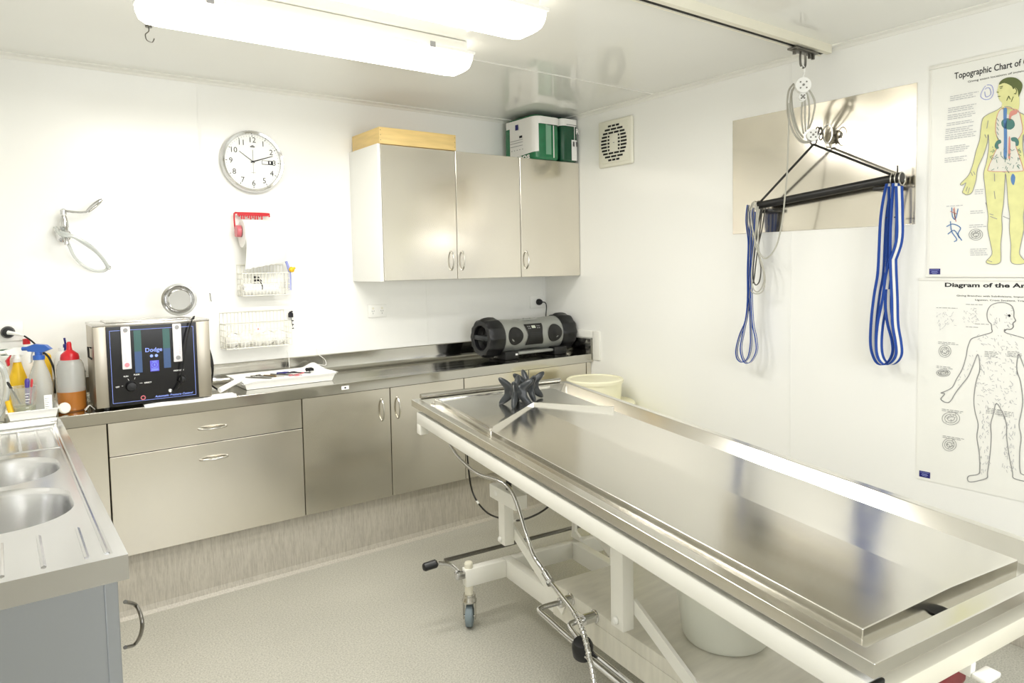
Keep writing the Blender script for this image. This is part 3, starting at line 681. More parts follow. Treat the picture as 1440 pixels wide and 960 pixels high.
for u, v, r in ((.235, .235, .021), (.80, .265, .017)):
    b = MB(); b.lathe([(r, 0), (r, .008), (r*.8, .02), (0, .022)], U(u, v), (0, -1, 0), 28); b.build('knob', 'black', t)
b = MB(); b.lathe([(.0095, 0), (.0095, .002), (.006, .002), (.006, 0)], U(.36, .075), (0, -1, 0), 24); b.build('red_ring_port', 'pinkred', t)
text('Automatic Pressure Control', 'bluep', pn, U(.49, .06), (1, 0, 0), (0, 0, 1), width=.150, height=.009, bold=.02, shear=.3)
b = MB(); b.lathe([(0, 0), (.007, 0), (.006, .014), (0, .014)], U(.665, .13), (0, -1, 0), 16); b.build('hose_port', 'plastic', t)
b = MB(); b.tube(cat([(X1-.058, Y0+.02, Z1+.004), (X1-.06, Y0-.005, Z1+.018), (X1-.078, Y0-.03, Z1-.005), tuple(U(.86, .75)+V((0, -.03, 0))), tuple(U(.80, .42)+V((0, -.035, 0))), tuple(U(.77, .22)+V((0, -.03, 0))), tuple(U(.70, .12)+V((0, -.02, 0))), tuple(U(.675, .13)+V((0, -.012, 0)))], 8), .0032, 8)
b.build('front_lead', 'black', t)
b = MB()
for k_ in range(4):
    ph = .3*k_; c = V((X1+.012+.004*k_, -.36+.01*k_, 1.05))
    b.tube([c+V((.006*math.sin(a*2+ph), (.06-.004*k_)*math.cos(a), (.105-.008*k_)*math.sin(a))) for a in [2*PI*i/28 for i in range(28)]], .0035, 6, closed=True)
b.tube(cat([(X1+.014, -.36, .95), (X1+.035, -.4, .93), (X1+.045, -.41, .925)], 5), .004, 6)
b.build('coiled_cable', 'black', t)
b = MB(); b.grid(lambda u, v: (X0+.17+.37*u, -.48+.07*v, .9026+.003*math.sin(9*u)*math.sin(7*v)-(.012*(1-v/.12)**2 if v < .12 else 0)), 24, 12)
for o in (tag(b.build('folded_cloth', 'cloth', solid=.002), 'thin white cloth lying under the front of the pressure machine', 'cloth'),): o.location.z += .0035
# steel bowl leaning upright on the machine
c = V((-2.325, -.262, 1.2605)); ax = V((-.28, -.93, .1)).normalized()
ctr = at(252, 423, 'y', -.27); r = .073
b = MB(); b.lathe([(0, -.022), (.045, -.022), (.05, -.019), (.062, -.003), (.064, .001), (.073, .002), (.074, 0), (.073, -.002), (.065, -.004), (.052, -.023), (0, -.026)], (ctr.x, -.27, 1.264+r*.99), ax, 48)
t2 = tag(b.build('steel_bowl', 'chrome', smooth=25), 'shiny round steel dish standing on edge on top of the pressure machine', 'bowl')
b = MB()
for a_ in range(5): pass

# ------------------------------------------------------------------ bottles at the left
def bottle(name, lab, c, prof, mt, n=28): 
    t = thing(name, lab, 'bottle', c); b = MB(); b.lathe(prof, c, (0, 0, 1), n); b.build('bottle_body', mt, t); return t
c = V((-2.782, -.345, .9005))
t = bottle('squeeze_bottle', 'tall frosted bottle with a red nozzle, low brown liquid', c, [(0, 0), (.045, 0), (.05, .006), (.05, .17), (.047, .19), (.04, .205), (.03, .213)], 'clear')
b = MB(); b.lathe([(0, .0005), (.0455, .0005), (.0505, .006), (.0505, .08), (0, .08)], c, n=28); b.build('liquid', 'liquid', t)
b = MB(); b.lathe([(.034, .208), (.034, .219), (.031, .232), (.019, .243), (.011, .25), (.009, .262), (.009, .275), (.006, .283), (0, .283)], c, n=24); b.build('nozzle_cap', 'red', t)
c2 = at(90, 560, 'y', -.25); c2 = V((-2.80, -.215, .9005))
t = bottle('small_bottle', 'small white bottle with a navy pump behind the red capped bottle', c2, [(0, 0), (.03, 0), (.03, .2), (.02, .225), (.012, .235), (.012, .25)], 'plastic')
b = MB(); b.box((c2.x+.006, c2.y-.01, c2.z+.235), (c2.x+.03, c2.y+.012, c2.z+.265), .005); b.tube([(c2.x+.015, c2.y, c2.z+.265), (c2.x+.012, c2.y, c2.z+.29)], .004, 8); b.build('pump', 'navy', t)
def sprayer(c, h, r, bm, hm, lab, face=0, trig='plastic'):
    t = thing('spray_bottle', lab, 'bottle', c, 'spray bottles in the corner')
    b = MB(); b.lathe([(0, 0), (r*.95, 0), (r, .006), (r*1.0, h*.45), (r*.85, h*.6), (r*.5, h*.78), (r*.42, h*.84), (r*.42, h*.88)], c, n=28); b.build('bottle_body', bm, t)
    hd = MB(); c = V(c); d = V((math.cos(R(face)), math.sin(R(face)), 0)); s = V((-d.y, d.x, 0)); z = V((0, 0, 1))
    hd.cyl(c+z*h*.86, c+z*h*.93, r*.5, n=20); hd.cyl(c+z*h*.93, c+z*h*.99, r*.32, n=16)
    P = [c+z*h*.98-d*.02, c+z*h*1.0+d*.035, c+z*h*1.07+d*.045, c+z*h*1.12+d*.01, c+z*h*1.10-d*.03, c+z*h*1.03-d*.05]
    hd.prism([p-s*.011 for p in P], s*.022); hd.cyl(c+z*h*1.045+d*.04, c+z*h*1.045+d*.06, .008, n=14); hd.build('spray_head', hm, t)
    b = MB(); Q = [c+z*h*1.0+d*.02, c+z*h*.9+d*.04, c+z*h*.80+d*.035, c+z*h*.82+d*.028, c+z*h*.92+d*.028]
    b.prism([p-s*.006 for p in Q], s*.012); b.build('trigger', trig, t)
    return t
p = at(63, 560, 'y', -.37)
sprayer((-2.885, -.31, .906), .245, .042, 'clear', 'bluep2', 'spray bottle with a blue head, clear body, standing in the white tray', 150, 'plastic')
sprayer((-2.955, -.2, .9005), .235, .035, 'yellow', 'plastic', 'yellow spray bottle with a white and red head behind the blue one', 200, 'red')
c = V((-2.985, -.12, .9005)); t = bottle('capped_bottle', 'white bottle with a green cap at the back by the left socket', c, [(0, 0), (.032, 0), (.032, .2), (.026, .225), (.02, .23)], 'plastic')
b = MB(); b.lathe([(.024, .224), (.024, .25), (0, .25)], c, n=22); b.build('cap', 'gplastic', t)
c = V((-2.915, -.06, .9005)); t = bottle('capped_bottle', 'white bottle with a small red cap beside the green capped one', c, [(0, 0), (.03, 0), (.03, .22), (.016, .25), (.012, .27)], 'plastic')
b = MB(); b.lathe([(.014, .262), (.014, .285), (0, .287)], c, n=18); b.build('cap', 'red', t)
# yellow pack behind the blue sprayer
b = MB(); b.box((-2.86, -.17, .9005), (-2.835, -.08, 1.12), .006); t = thing('yellow_pouch', 'yellow pouch with a black cord between the sprayer and the red capped bottle', 'pouch', (-2.847, -.12, .9)); b.build('pouch_body', 'yellow', t)
b = MB(); b.tube(cat([(-2.87, -.2, 1.14), (-2.845, -.21, 1.11), (-2.828, -.22, 1.04), (-2.832, -.22, .96)], 6), .0045, 8); b.build('cord', 'black', t)
# white tray with a jug and tools
TX0, TX1, TY0, TY1 = -3.0, -2.838, -.455, -.26
t = thing('white_tray', 'small white plastic tray on the worktop corner holding a jug and tools', 'tray', (-2.92, -.36, .9005))
b = MB(); th = .003
def tr(b, z0, z1, x0, x1, y0, y1, fl=.008):
    lo = [(x0+fl, y0+fl, z0), (x1-fl, y0+fl, z0), (x1-fl, y1-fl, z0), (x0+fl, y1-fl, z0)]; hi = [(x0, y0, z1), (x1, y0, z1), (x1, y1, z1), (x0, y1, z1)]
    b.face(lo[::-1])
    for i in range(4): b.face([lo[i], lo[(i+1) % 4], hi[(i+1) % 4], hi[i]])
    L = [(x0-.006, y0-.006, z1), (x1+.006, y0-.006, z1), (x1+.006, y1+.006, z1), (x0-.006, y1+.006, z1)]
    for i in range(4): b.face([hi[i], hi[(i+1) % 4], L[(i+1) % 4], L[i]])
tr(b, .9022, .934, TX0, TX1, TY0, TY1); b.build('tray_body', 'plastic', t, 0, solid=.003, weld=True)
t = thing('measuring_jug', 'clear graduated jug with olive contents standing in the white tray', 'jug', (-2.945, -.38, .906))
c = V((-2.945, -.385, .9055)); b = MB()
b.lathe([(0, 0), (.034, 0), (.036, .004), (.045, .115), (.047, .117), (.043, .113), (.034, .006), (0, .005)], c, n=28); b.build('jug_body', 'clear2', t)
b = MB(); b.lathe([(0, .006), (.0335, .006), (.0365, .04), (0, .04)], c, n=28); b.build('contents', 'ygliq', t)
b = MB()
for i in range(7): b.box((c.x+.004, c.y-.0455+.004-.0012*i*.0-.0003*i, c.z+.025+.011*i), (c.x+.014 if i % 2 else c.x+.018, c.y-.0395-.0013*i-.0, c.z+.0265+.011*i))
b.build('graduations', 'label', t, 0)
for lab, mt_, p, q, r_ in (('black handled tool leaning in the clear jug', 'black', (-2.955, -.38, .95), (-2.99, -.37, 1.035), .005), ('purple handled tool leaning in the clear jug', 'purple', (-2.935, -.375, .95), (-2.93, -.365, 1.04), .009), ('red handled tool leaning in the clear jug', 'red', (-2.925, -.38, .95), (-2.915, -.368, 1.037), .0045)):
    b = MB(); b.tube([p, q], r_, 10, rs=[r_*.5, r_]); b.cyl(q, V(q)+(V(q)-V(p)).normalized()*.01, r_, r_*.6, n=10)
    tag(b.build('dissecting_tool', mt_), lab, 'tool', 'tools in the jug')
b = MB(); b.tube([(-2.985, -.4, .91), (-2.995, -.38, .97)], .011, 12); tag(b.build('yellow_tube', 'yellow'), 'yellow tube standing at the left side of the white tray', 'tube')
b = MB(); b.box((-2.893+.012, -.43, .906), (-2.893+.038, -.426, .985), .001); tt = tag(b.build('ruler_strip', 'label'), 'white graduated strip in the tray in front of the blue sprayer', 'ruler')
b = MB()
for i in range(8): b.box((-2.879, -.4306, .915+.008*i), (-2.869+(.004 if i % 2 else 0), -.4301, .916+.008*i))
b.build('graduations', 'ink', tt, 0)
b = MB(); b.lathe([(0, 0), (.02, 0), (.022, .004), (.022, .012), (.018, .016), (0, .016)], (-2.818, -.418, .9235), (.35, -.9, .2), 28)
tag(b.build('round_lid', 'offwhite'), 'small cream round lid standing against the squeeze bottle', 'lid')
b = MB(); b.grid(lambda u, v: (-2.745+.035*u, -.43+.04*v, .9015+.022*max(0, 1-abs(u-.5)*2.2)*(1-.3*v)+.004*math.sin(u*20+v*9)**2), 14, 10)
tag(b.build('crumpled_tissue', 'cloth', solid=.001), 'crumpled white tissue beside the machine foot', 'tissue').location.z += .002
b = MB(); c = V((-2.742, -.17, .9005)); b.lathe([(0, 0), (.028, 0), (.028, .13), (.03, .135), (.022, .15), (.018, .16), (0, .16)], c, n=24)
tag(b.build('metal_canister', 'darksteel'), 'dull metal canister in the gap left of the pressure machine', 'canister')
b = MB(); b.tube(cat([(-3.035, -.4, .912), (-3.005, -.33, .96), (-2.995, -.3, 1.03), (-3.01, -.3, 1.1), (-3.06, -.3, 1.14), (-3.12, -.3, 1.12)], 8), .012, 10)
tag(b.build('thick_hose', 'clear3'), 'thick clear hose arching at the left edge of the photo', 'hose')

# ------------------------------------------------------------------ instrument tray
t = thing('instrument_tray', 'white cloth-lined tray of instruments on the worktop beside the machine', 'tray', (-1.86, -.24, .9005))
c0, c1, c2_, c3 = at(350, 548, 'z', .903), at(467, 530, 'z', .905), V((-1.60, -.09, .9)), V((-2.12, -.09, .9))
X0, X1, Y0, Y1 = -2.1, -1.66, -.365, -.09
b = MB(); tr(b, .9025, .936, X0, X1, Y0, Y1, .012); b.build('tray_body', 'plastic', t, 0, solid=.003, weld=True)
random.seed(4)
def clothf(u, v):
    x = X0-.012+(X1-X0+.024)*u; y = Y0-.012+(Y1-Y0+.024)*v
    e = min(u, 1-u, v, 1-v); z = .931+.012*math.exp(-e*30)+.0012*math.sin(13*u+4*v)*math.sin(9*v)
    if u > .8 and v > .6: z += .03*((u-.8)/.2)*((v-.6)/.4)*(1-((u-.93)/.1)**2 if abs(u-.93) < .1 else .0)
    if u < .12: z -= .012*(1-u/.12)*(v < .5)
    return (x, y, z)
b = MB(); b.grid(clothf, 40, 26); b.build('cloth_liner', 'cloth', t, solid=.0015)
def inst(name, lab, x, y, L, ang, kind, mt):
    a = R(ang); d = V((math.cos(a), math.sin(a), 0)); s = V((-d.y, d.x, 0)); c = V((x, y, .937)); b = MB()
    if kind == 'forceps':
        for k in (-1, 1): b.tube(cat([c-d*L/2+s*.001*k, c+s*.007*k, c+d*L/2+s*.0015*k], 6), .0022, 8)
    elif kind == 'scissors':
        for k in (-1, 1):
            b.tube([c+d*L/2+s*.003*k, c-d*L*.05-s*.002*k, c-d*L*.3-s*.012*k], .0024, 8)
            q = c-d*L*.4-s*.017*k; b.tube([q+(d*math.cos(u)+s*math.sin(u))*.011 for u in [2*PI*i/14 for i in range(14)]], .002, 6, closed=True)
    elif kind == 'knife':
        b.tube([c-d*L/2, c-d*L*.1, c+d*L*.1], .0045, 10, rs=[.004, .0055, .004]); b.prism([c+d*L*.1-s*.003, c+d*L*.45-s*.001, c+d*L/2, c+d*L*.1+s*.004], (0, 0, .0012))
    elif kind == 'probe': b.tube([c-d*L/2, c, c+d*L/2], .002, 8, rs=[.0045, .0022, .0012])
    tag(b.build(name, mt), lab, 'instrument', 'instruments laid out in the tray')
inst('forceps', 'leftmost slim steel forceps on the tray cloth', -2.0, -.24, .15, -55, 'forceps', 'darksteel')
inst('scissors', 'steel scissors lying near the left end of the tray', -1.965, -.2, .13, -62, 'scissors', 'darksteel')
inst('scalpel', 'brass coloured scalpel handle left of the tray centre', -1.925, -.24, .13, -60, 'knife', 'nail')
inst('probe', 'thin steel probe at the tray centre', -1.88, -.23, .15, -60, 'probe', 'darksteel')
inst('probe', 'dark tapered probe right of the tray centre', -1.845, -.25, .14, -58, 'probe', 'darksteel')
inst('scalpel', 'dark blue handled scalpel at the back of the tray', -1.835, -.16, .1, -10, 'knife', 'navy')
inst('pliers', 'red and black gripped pliers right of the probes', -1.81, -.26, .1, 40, 'scissors', 'pinkred')
inst('needle_holder', 'dark steel needle holder lying behind the red pliers', -1.785, -.21, .12, -50, 'scissors', 'ink')
b = MB()
for i in range(9): b.tube(cat([(-1.745+.01*math.cos(i*2.1), -.215+.012*math.sin(i*1.7), .940+.0016*i), (-1.735+.013*math.sin(i), -.2, .944+.001*i), (-1.715, -.205+.01*math.cos(i*1.3), .940+.001*i)], 4), .0045, 6)
tag(b.build('black_bundle', 'rubber'), 'small black bundled lead at the right end of the instrument tray', 'cable')
b = MB(); b.tube(cat([(-2.1, -.33, .955), (-2.13, -.36, .95), (-2.19, -.40, .935), (-2.225, -.42, .925)], 6), .012, 10, rs=None)
tag(b.build('rolled_cloth', 'cloth'), 'white rolled cloth spilling from the left end of the tray', 'cloth')
for i, (pa, ya) in enumerate((((406, 500), (407, 517)), ((448, 498), (447, 512)))):
    p, q = at(*pa, 'y', -.025), at(*ya, 'y', -.05); b = MB()
    if i == 0: b.tube([p+V((0, .02, .03)), p, q], .0013, 6)
    else: b.tube(cat([p+V((0, .02, .03)), p, p+V((.03, -.01, -.03)), p+V((.03, -.02, -.06)), q], 6), .0016, 6)
    tag(b.build('cord', 'plastic'), ('straight thin white cord hanging behind the instrument tray', 'curved thin white cord hanging behind the right end of the tray')[i], 'cord')

# ------------------------------------------------------------------ boombox
c = V((-.365, -.252, 1.034)); XA, XB, r = -.705, -.03, .106
t = thing('boombox', 'black and silver drum-ended portable radio on the corner of the worktop', 'radio', (c.x, c.y, .9))
def rad(x):
    u = (x-XA)/(XB-XA); return r*(.985-.13*math.exp(-((u-.5)/.17)**2))
b = MB(); n = 40; xs = [XA+.1+(XB-XA-.2)*i/n for i in range(n+1)]
b.lathe([(rad(x), x-XA) for x in xs], (XA, c.y, c.z), (1, 0, 0), 40); b.build('shell', 'speaker', t)
for s, xe in ((1, XA), (-1, XB)):
    d = s; b = MB(); N = 48; rows = []
    prof = [(r*.70, .05), (r*.70, .004), (r*.74, 0), (r*.98, 0), (r*1.06, .012), (r*1.10, .03), (r*1.12, .06), (r*1.1, .095), (r*1.0, .115)]
    for k, (rr, h) in enumerate(prof):
        row = []
        for i in range(N):
            a = 2*PI*i/N; lob = 1+(.035*math.cos(12*a) if 3 <= k <= 7 else 0)
            row.append(b._v((xe+d*h, c.y+rr*lob*math.cos(a), c.z+rr*lob*math.sin(a))))
        rows.append(row)
    for A, B in zip(rows, rows[1:]):
        for i in range(N): b.b.faces.new((A[i], A[(i+1) % N], B[(i+1) % N], B[i]))
    dr = b.build('end_drum', 'rubber', t)
    b = MB(); b.lathe([(0, .045), (.02, .04), (r*.5, .052), (r*.7, .03)], (xe, c.y, c.z), (d, 0, 0), 36); b.build('woofer_cone', 'cone', dr)
    b = MB(); b.box((xe+d*.004, c.y-r*.72, c.z-.013), (xe+d*.016, c.y+r*.72, c.z+.016), .004); b.build('grip_bar', 'drubber', dr)
def front_disc(name, xc, zc, R_, mt, par, y_off, prof=None):
    b = MB(); b.lathe(prof or [(0, .0), (R_, 0), (R_, .003)], (xc, c.y-y_off, zc), (0, -1, 0), 40); return b.build(name, mt, par)
for xc in (-.515, -.21):
    b = MB(); R_ = .056; u = rad(xc)
    # ring and cone set in the curved front
    N = 40
    def ringp(rr, out): return [V((xc+rr*math.cos(2*PI*i/N), c.y-math.sqrt(max(.0001, rad(xc)**2-(rr*math.sin(2*PI*i/N))**2))-out, c.z+.005+rr*math.sin(2*PI*i/N))) for i in range(N)]
    L = [ringp(R_, .001), ringp(R_-.003, .006), ringp(R_-.007, .005), ringp(R_*.55, .0015), ringp(R_*.3, .0025), ringp(R_*.1, .006)]
    rows = [[b._v(p) for p in l] for l in L]
    for A, B in zip(rows, rows[1:]):
        for i in range(N): b.b.faces.new((A[i], A[(i+1) % N], B[(i+1) % N], B[i]))
    b.b.faces.new(rows[-1]); b.build('front_speaker', 'cone', t)
b = MB()
def fp(u, v, o=.004):
    w0 = .062+.006*math.cos(2*PI*v)
    x = -.362+(u*2-1)*w0; zz = c.z-.058+.128*v; dz = zz-c.z
    return (x, c.y-math.sqrt(max(.0001, rad(x)**2-dz*dz))-o, zz)
b.grid(fp, 14, 20); cp = b.build('centre_panel', 'black', t)
b = MB(); b.grid(lambda u, v: fp(.38+.22*u, .80+.12*v, .0055), 4, 4); b.build('lcd_screen', 'lcd', cp)
b = MB()
for i in range(6): b.grid(lambda u, v: fp(.16+.68*u, .12+.09*i+.012*v, .0055), 10, 3)
b.build('door_ribs', 'drubber', cp)
b = MB()
for u0 in (.14, .24, .68, .78):
    for v0 in (.78, .87): b.grid(lambda u, v: fp(u0+.06*u, v0+.035*v, .0055), 3, 3)
b.build('buttons', 'greyink', cp)
b = MB(); b.box((-.44, c.y-.03, c.z+.088), (-.28, c.y+.04, c.z+.097), .004); b.box((-.39, c.y-.02, c.z+.095), (-.37, c.y, c.z+.103), .002); b.box((-.34, c.y-.02, c.z+.095), (-.30, c.y, c.z+.101), .002); b.build('top_controls', 'speaker', t)
for x in (-.60, -.22):
    b = MB(); b.box((x, c.y-.108, .9005), (x+.10, c.y+.07, .95), .005); ft = b.build('foot', 'black', t)
    if x < -.5:
        b = MB(); b.box((x+.075, c.y-.1088, .925), (x+.092, c.y-.108, .936)); b.build('foot_emblem', 'label', ft)
b = MB(); b.box((-.5, c.y-.095, .925), (-.22, c.y+.04, .94), .003); b.build('base_bar', 'speaker', t)
# ------------------------------------------------------------------ sink bench
SX0, SX1, SY0, SY1, SZ = XL+.005, -2.829, -2.146, -.479, .88
t = thing('sink_bench', 'stainless double-bowl sink bench with drainers along the left', 'sink', (-3.16, -1.3, 0))
def rrect(x0, x1, y0, y1, r, z, n=8):
    pl = []
    for cx, cy, a0 in ((x1-r, y1-r, 0), (x0+r, y1-r, 90), (x0+r, y0+r, 180), (x1-r, y0+r, 270)):
        for i in range(n+1): a = R(a0+90*i/n); pl.append(V((cx+r*math.cos(a), cy+r*math.sin(a), z)))
    return pl
bowls = [(-3.27, -2.885, -1.815, -1.42, .15), (-3.27, -2.885, -1.375, -1.01, .15)]
b = MB(); es = []
ix = .03
inner = [(SX0+.01, SY0+ix), (SX1-ix, SY0+ix), (SX1-ix, SY1-.02), (SX0+.01, SY1-.02)]
loops = [[V((x, y, SZ-.004)) for x, y in inner]]+[rrect(*q, SZ-.004) for q in bowls]
for L in loops:
    vs = [b._v(p) for p in L]
    for i in range(len(vs)): es.append(b.b.edges.new((vs[i], vs[(i+1) % len(vs)])))
bmesh.ops.triangle_fill(b.b, use_beauty=True, use_dissolve=False, edges=es)
# raised rim and folded aprons
o = [(SX0, SY0), (SX1, SY0), (SX1, SY1), (SX0, SY1)]
rim_in = [(inner[0][0]-.004, inner[0][1]-.006), (inner[1][0]+.006, inner[1][1]-.006), (inner[2][0]+.006, inner[2][1]+.006), (inner[3][0]-.004, inner[3][1]+.006)]
for i in range(4):
    j = (i+1) % 4
    b.face([(*inner[i], SZ-.004), (*inner[j], SZ-.004), (*rim_in[j], SZ), (*rim_in[i], SZ)])
    b.face([(*rim_in[i], SZ), (*rim_in[j], SZ), (o[j][0], o[j][1], SZ), (o[i][0], o[i][1], SZ)])
    b.face([(o[i][0], o[i][1], SZ), (o[j][0], o[j][1], SZ), (o[j][0], o[j][1], SZ-.052), (o[i][0], o[i][1], SZ-.052)])
for (x0, x1, y0, y1, r) in bowls: pass
b.build('sink_top', 'bowlsteel', t, 20, weld=True)
for q in bowls:
    x0, x1, y0, y1, r = q; b = MB(); rows = []
    for ins, z in ((0, SZ-.004), (.004, SZ-.008), (.007, SZ-.02), (.014, SZ-.12), (.024, SZ-.15), (.05, SZ-.168), (.1, SZ-.172), (.16, SZ-.176)):
        rows.append([b._v(p) for p in rrect(x0+ins, x1-ins, y0+ins, y1-ins, max(.02, r-ins*.5), z)])
    for A, B in zip(rows, rows[1:]):
        for i in range(len(A)): b.b.faces.new((A[i], A[(i+1) % len(A)], B[(i+1) % len(A)], B[i]))
    b.b.faces.new(rows[-1]); bw = b.build('basin', 'bowlsteel', t, 50)
    b = MB(); b.lathe([(0, 0), (.018, 0), (.022, .003), (.028, .003), (.03, 0)], ((x0+x1)/2, (y0+y1)/2, SZ-.176), n=24); b.build('waste', 'handle', bw)
def rib(name, segs, r=.006):
    b = MB()
    for p, q in segs: b.tube(cat([p, V(p).lerp(V(q), .5), q], 4), r, 8)
    return b.build(name, 'bowlsteel', t)
z = SZ-.0065
rib('drainer_ribs', [((x, -2.10, z), (x+.001, -1.86-.03*(i > 2), z)) for i, x in enumerate((-3.42, -3.34, -3.26, -3.18, -3.11, -3.04, -2.972, -2.898))]+[((x, -.94, z), (x, -.57, z)) for x in (-3.34, -3.26, -3.18, -3.10, -3.03, -2.975, -2.92, -2.87)]+[((-3.34, -.57, z), (-2.87, -.57, z)), ((-3.34, -.94, z), (-2.87, -.94, z)), ((-2.862, -2.1, z), (-2.862, -.53, z))])
b = MB(); b.box((SX0+.02, SY0+.018, .0), (SX1-.05, SY1-.004, SZ-.19)); b.build('cabinet_body', 'panelsteel', t, 0)
b = MB(); b.box((SX0+.02, SY0+.014, .0), (SX1-.045, SY0+.018, SZ-.052)); b.box((SX1-.045, SY0+.010, 0), (SX1-.02, SY0+.04, SZ-.05), .002); b.build('end_panel', 'panelsteel', t, 0)
MB().box((SX1-.046, SY0+.041, .0), (SX1-.028, SY1-.004, SZ-.053)).build('front_panel', 'doorsteel', t, 0)
p = [at(176, 846, 'x', -2.835)]+[at(px, py, 'x', -2.80) for px, py in ((190, 850), (197, 862), (200, 878), (197, 894), (189, 906))]+[at(176, 910, 'x', -2.835)]
b = MB(); b.tube(cat(p, 6), .0042, 10); tag(b.build('hose_loop', 'darksteel'), 'grey hose loop sticking out from the side of the sink bench', 'hose')

# ------------------------------------------------------------------ embalming table
TH, TAU, TL, TW = .10957, .06307, 2.2102, .8317
TO = V((-1.56302, -.99237, .88))
Lv = V((-math.sin(TH)*math.cos(TAU), -math.cos(TH)*math.cos(TAU), -math.sin(TAU))); Wv = V((math.cos(TH), -math.sin(TH), 0)); Nv = Wv.cross(-Lv).normalized()
TT = Matrix(((Wv.x, Lv.x, Nv.x, TO.x), (Wv.y, Lv.y, Nv.y, TO.y), (Wv.z, Lv.z, Nv.z, TO.z), (0, 0, 0, 1)))      # (w, l, n) -> world, tilting top
L0 = V((-math.sin(TH), -math.cos(TH), 0)); W0 = V((math.cos(TH), -math.sin(TH), 0)); F0 = V((TO.x, TO.y, 0))
BT = Matrix(((W0.x, L0.x, 0, F0.x), (W0.y, L0.y, 0, F0.y), (0, 0, 1, 0), (0, 0, 0, 1)))                     # (w, l, z) -> world, level base
def TM(): b = MB(); b.T = TT; return b
def BM(): b = MB(); b.T = BT; return b
t = thing('embalming_table', 'long stainless mortuary table on a white wheeled lifting frame', 'table', BT @ V((.41, 1.1, 0)))
# outer tray
b = TM(); GL, GF = .034, -.03           # ledge width, gutter depth
O = [(0, 0), (TW, 0), (TW, TL), (0, TL)]; I = [(GL, .03), (TW-.028, .03), (TW-.028, TL-.042), (GL, TL-.042)]
F = [(GL+.012, .05, GF), (.764, .05, -.042), (.764, TL-.05, -.042), (GL+.012, TL-.05, GF)]
for i in range(4):
    j = (i+1) % 4
    b.face([(*O[i], 0), (*O[j], 0), (*I[j], 0), (*I[i], 0)])
    b.face([(*I[i], 0), (*I[j], 0), F[j], F[i]])
    b.face([(*O[i], 0), (*O[j], 0), (*O[j], -.03), (*O[i], -.03)])
    b.face([(*O[i], -.03), (*O[j], -.03), (O[j][0]*.985+.006, O[j][1]*.995+.006, -.0305), (O[i][0]*.985+.006, O[i][1]*.995+.006, -.0305)])
b.face(F)
b.build('outer_tray', 'tablesteel', t, 15, weld=True, fold=.0022)
b = TM(); b.cyl((.04, .010, .011), (TW-.05, .010, .011), .0115, n=18); b.build('head_rail', 'handle', t)
b = TM(); b.box((.08, .052, GF), (.69, .075, -.006), .003); b.build('head_step', 'tablesteel', t)
# raised inner board
pw0, pw1, pl0, pl1, pt = .072, .662, .105, 2.138, .008
wm = .375
b = TM(); cr = .0075
top = [(pw0, pl0, pt), (wm, pl0, pt), (pw1, pl0, pt)]; rows = []
for l in (pl0, .45, pl1): rows.append([(pw0, l, pt), (wm, l, pt+(cr if l > .4 else 0)), (pw1, l, pt)])
vs = [[b._v(p) for p in r_] for r_ in rows]
for i in range(2):
    for j in range(2): b.b.faces.new((vs[i][j], vs[i][j+1], vs[i+1][j+1], vs[i+1][j]))
bz = -.044
def wall_(p, q): b.face([p, q, (q[0], q[1], bz), (p[0], p[1], bz)])
for r_ in (rows[0], rows[-1]):
    wall_(r_[0], r_[1]); wall_(r_[1], r_[2])
for i in range(2): wall_(rows[i][0], rows[i+1][0]); wall_(rows[i][2], rows[i+1][2])
bd = b.build('body_board', 'tablesteel', t, .3, weld=True, fold=.0025)
b = TM(); b.box((pw0-.003, pl0, GF+.002), (pw0+.006, .62, pt+.012), .002); b.box((pw0, pl0-.004, GF), (pw1, pl0+.004, pt+.006), .002); b.build('head_lip', 'tablesteel', bd)
b = TM()
def bar(b, p, q, w, h0, h1):
    p, q = V((*p, 0)), V((*q, 0)); d = (q-p).normalized(); s = V((-d.y, d.x, 0))*w
    P = [p-s, q-s, q+s, p+s]; b.prism([(v.x, v.y, h0) for v in P], (0, 0, h1-h0))
bar(b, (.068, .625), (.402, .375), .007, pt-.002, pt+.017); bar(b, (.402, .375), (.66, .605), .007, pt-.002, pt+.017); b.build('v_ridge', 'tablesteel', bd)
b = TM(); b.lathe([(.0, .0006), (.022, .0006), (.024, .0015), (.0, .0016)], (.345, TL-.066, GF-.003), (0, 0, 1), 24); b.build('drain_hole', 'dark', t)
# frame carried with the top
b = TM(); RN0, RN1 = -.098, -.047
for w in (.005, TW-.045):
    b.box((w, .05, RN0), (w+.04, TL-.015, RN1), .003)
b.box((.045, .06, RN0), (TW-.045, .1, RN1), .003); b.box((.045, 1.05, RN0), (TW-.045, 1.09, RN1), .003)
b.build('tilt_frame', 'whitepaint', t)
b = TM(); b.box((.047, TL-.07, -.135), (TW-.047, TL-.02, -.088), .003); b.build('end_crossbar', 'cream', t)
for w in (.005, TW-.045): b = TM(); b.box((w, .05, -.142), (w+.04, .09, RN0+.002), .003); b.build('stub_leg', 'whitepaint', t)
b = TM(); b.box((.004, TL-.0145, RN0-.002), (.047, TL-.006, RN1+.001), .003); b.build('end_cap', 'rubber', t)
b = TM(); b.box((.38, TL-.07, -.165), (.40, TL-.02, -.134), .003); b.box((.38, TL-.02, -.165), (.44, TL+.012, -.153), .004); b.build('foot_bracket', 'whitepaint', t)
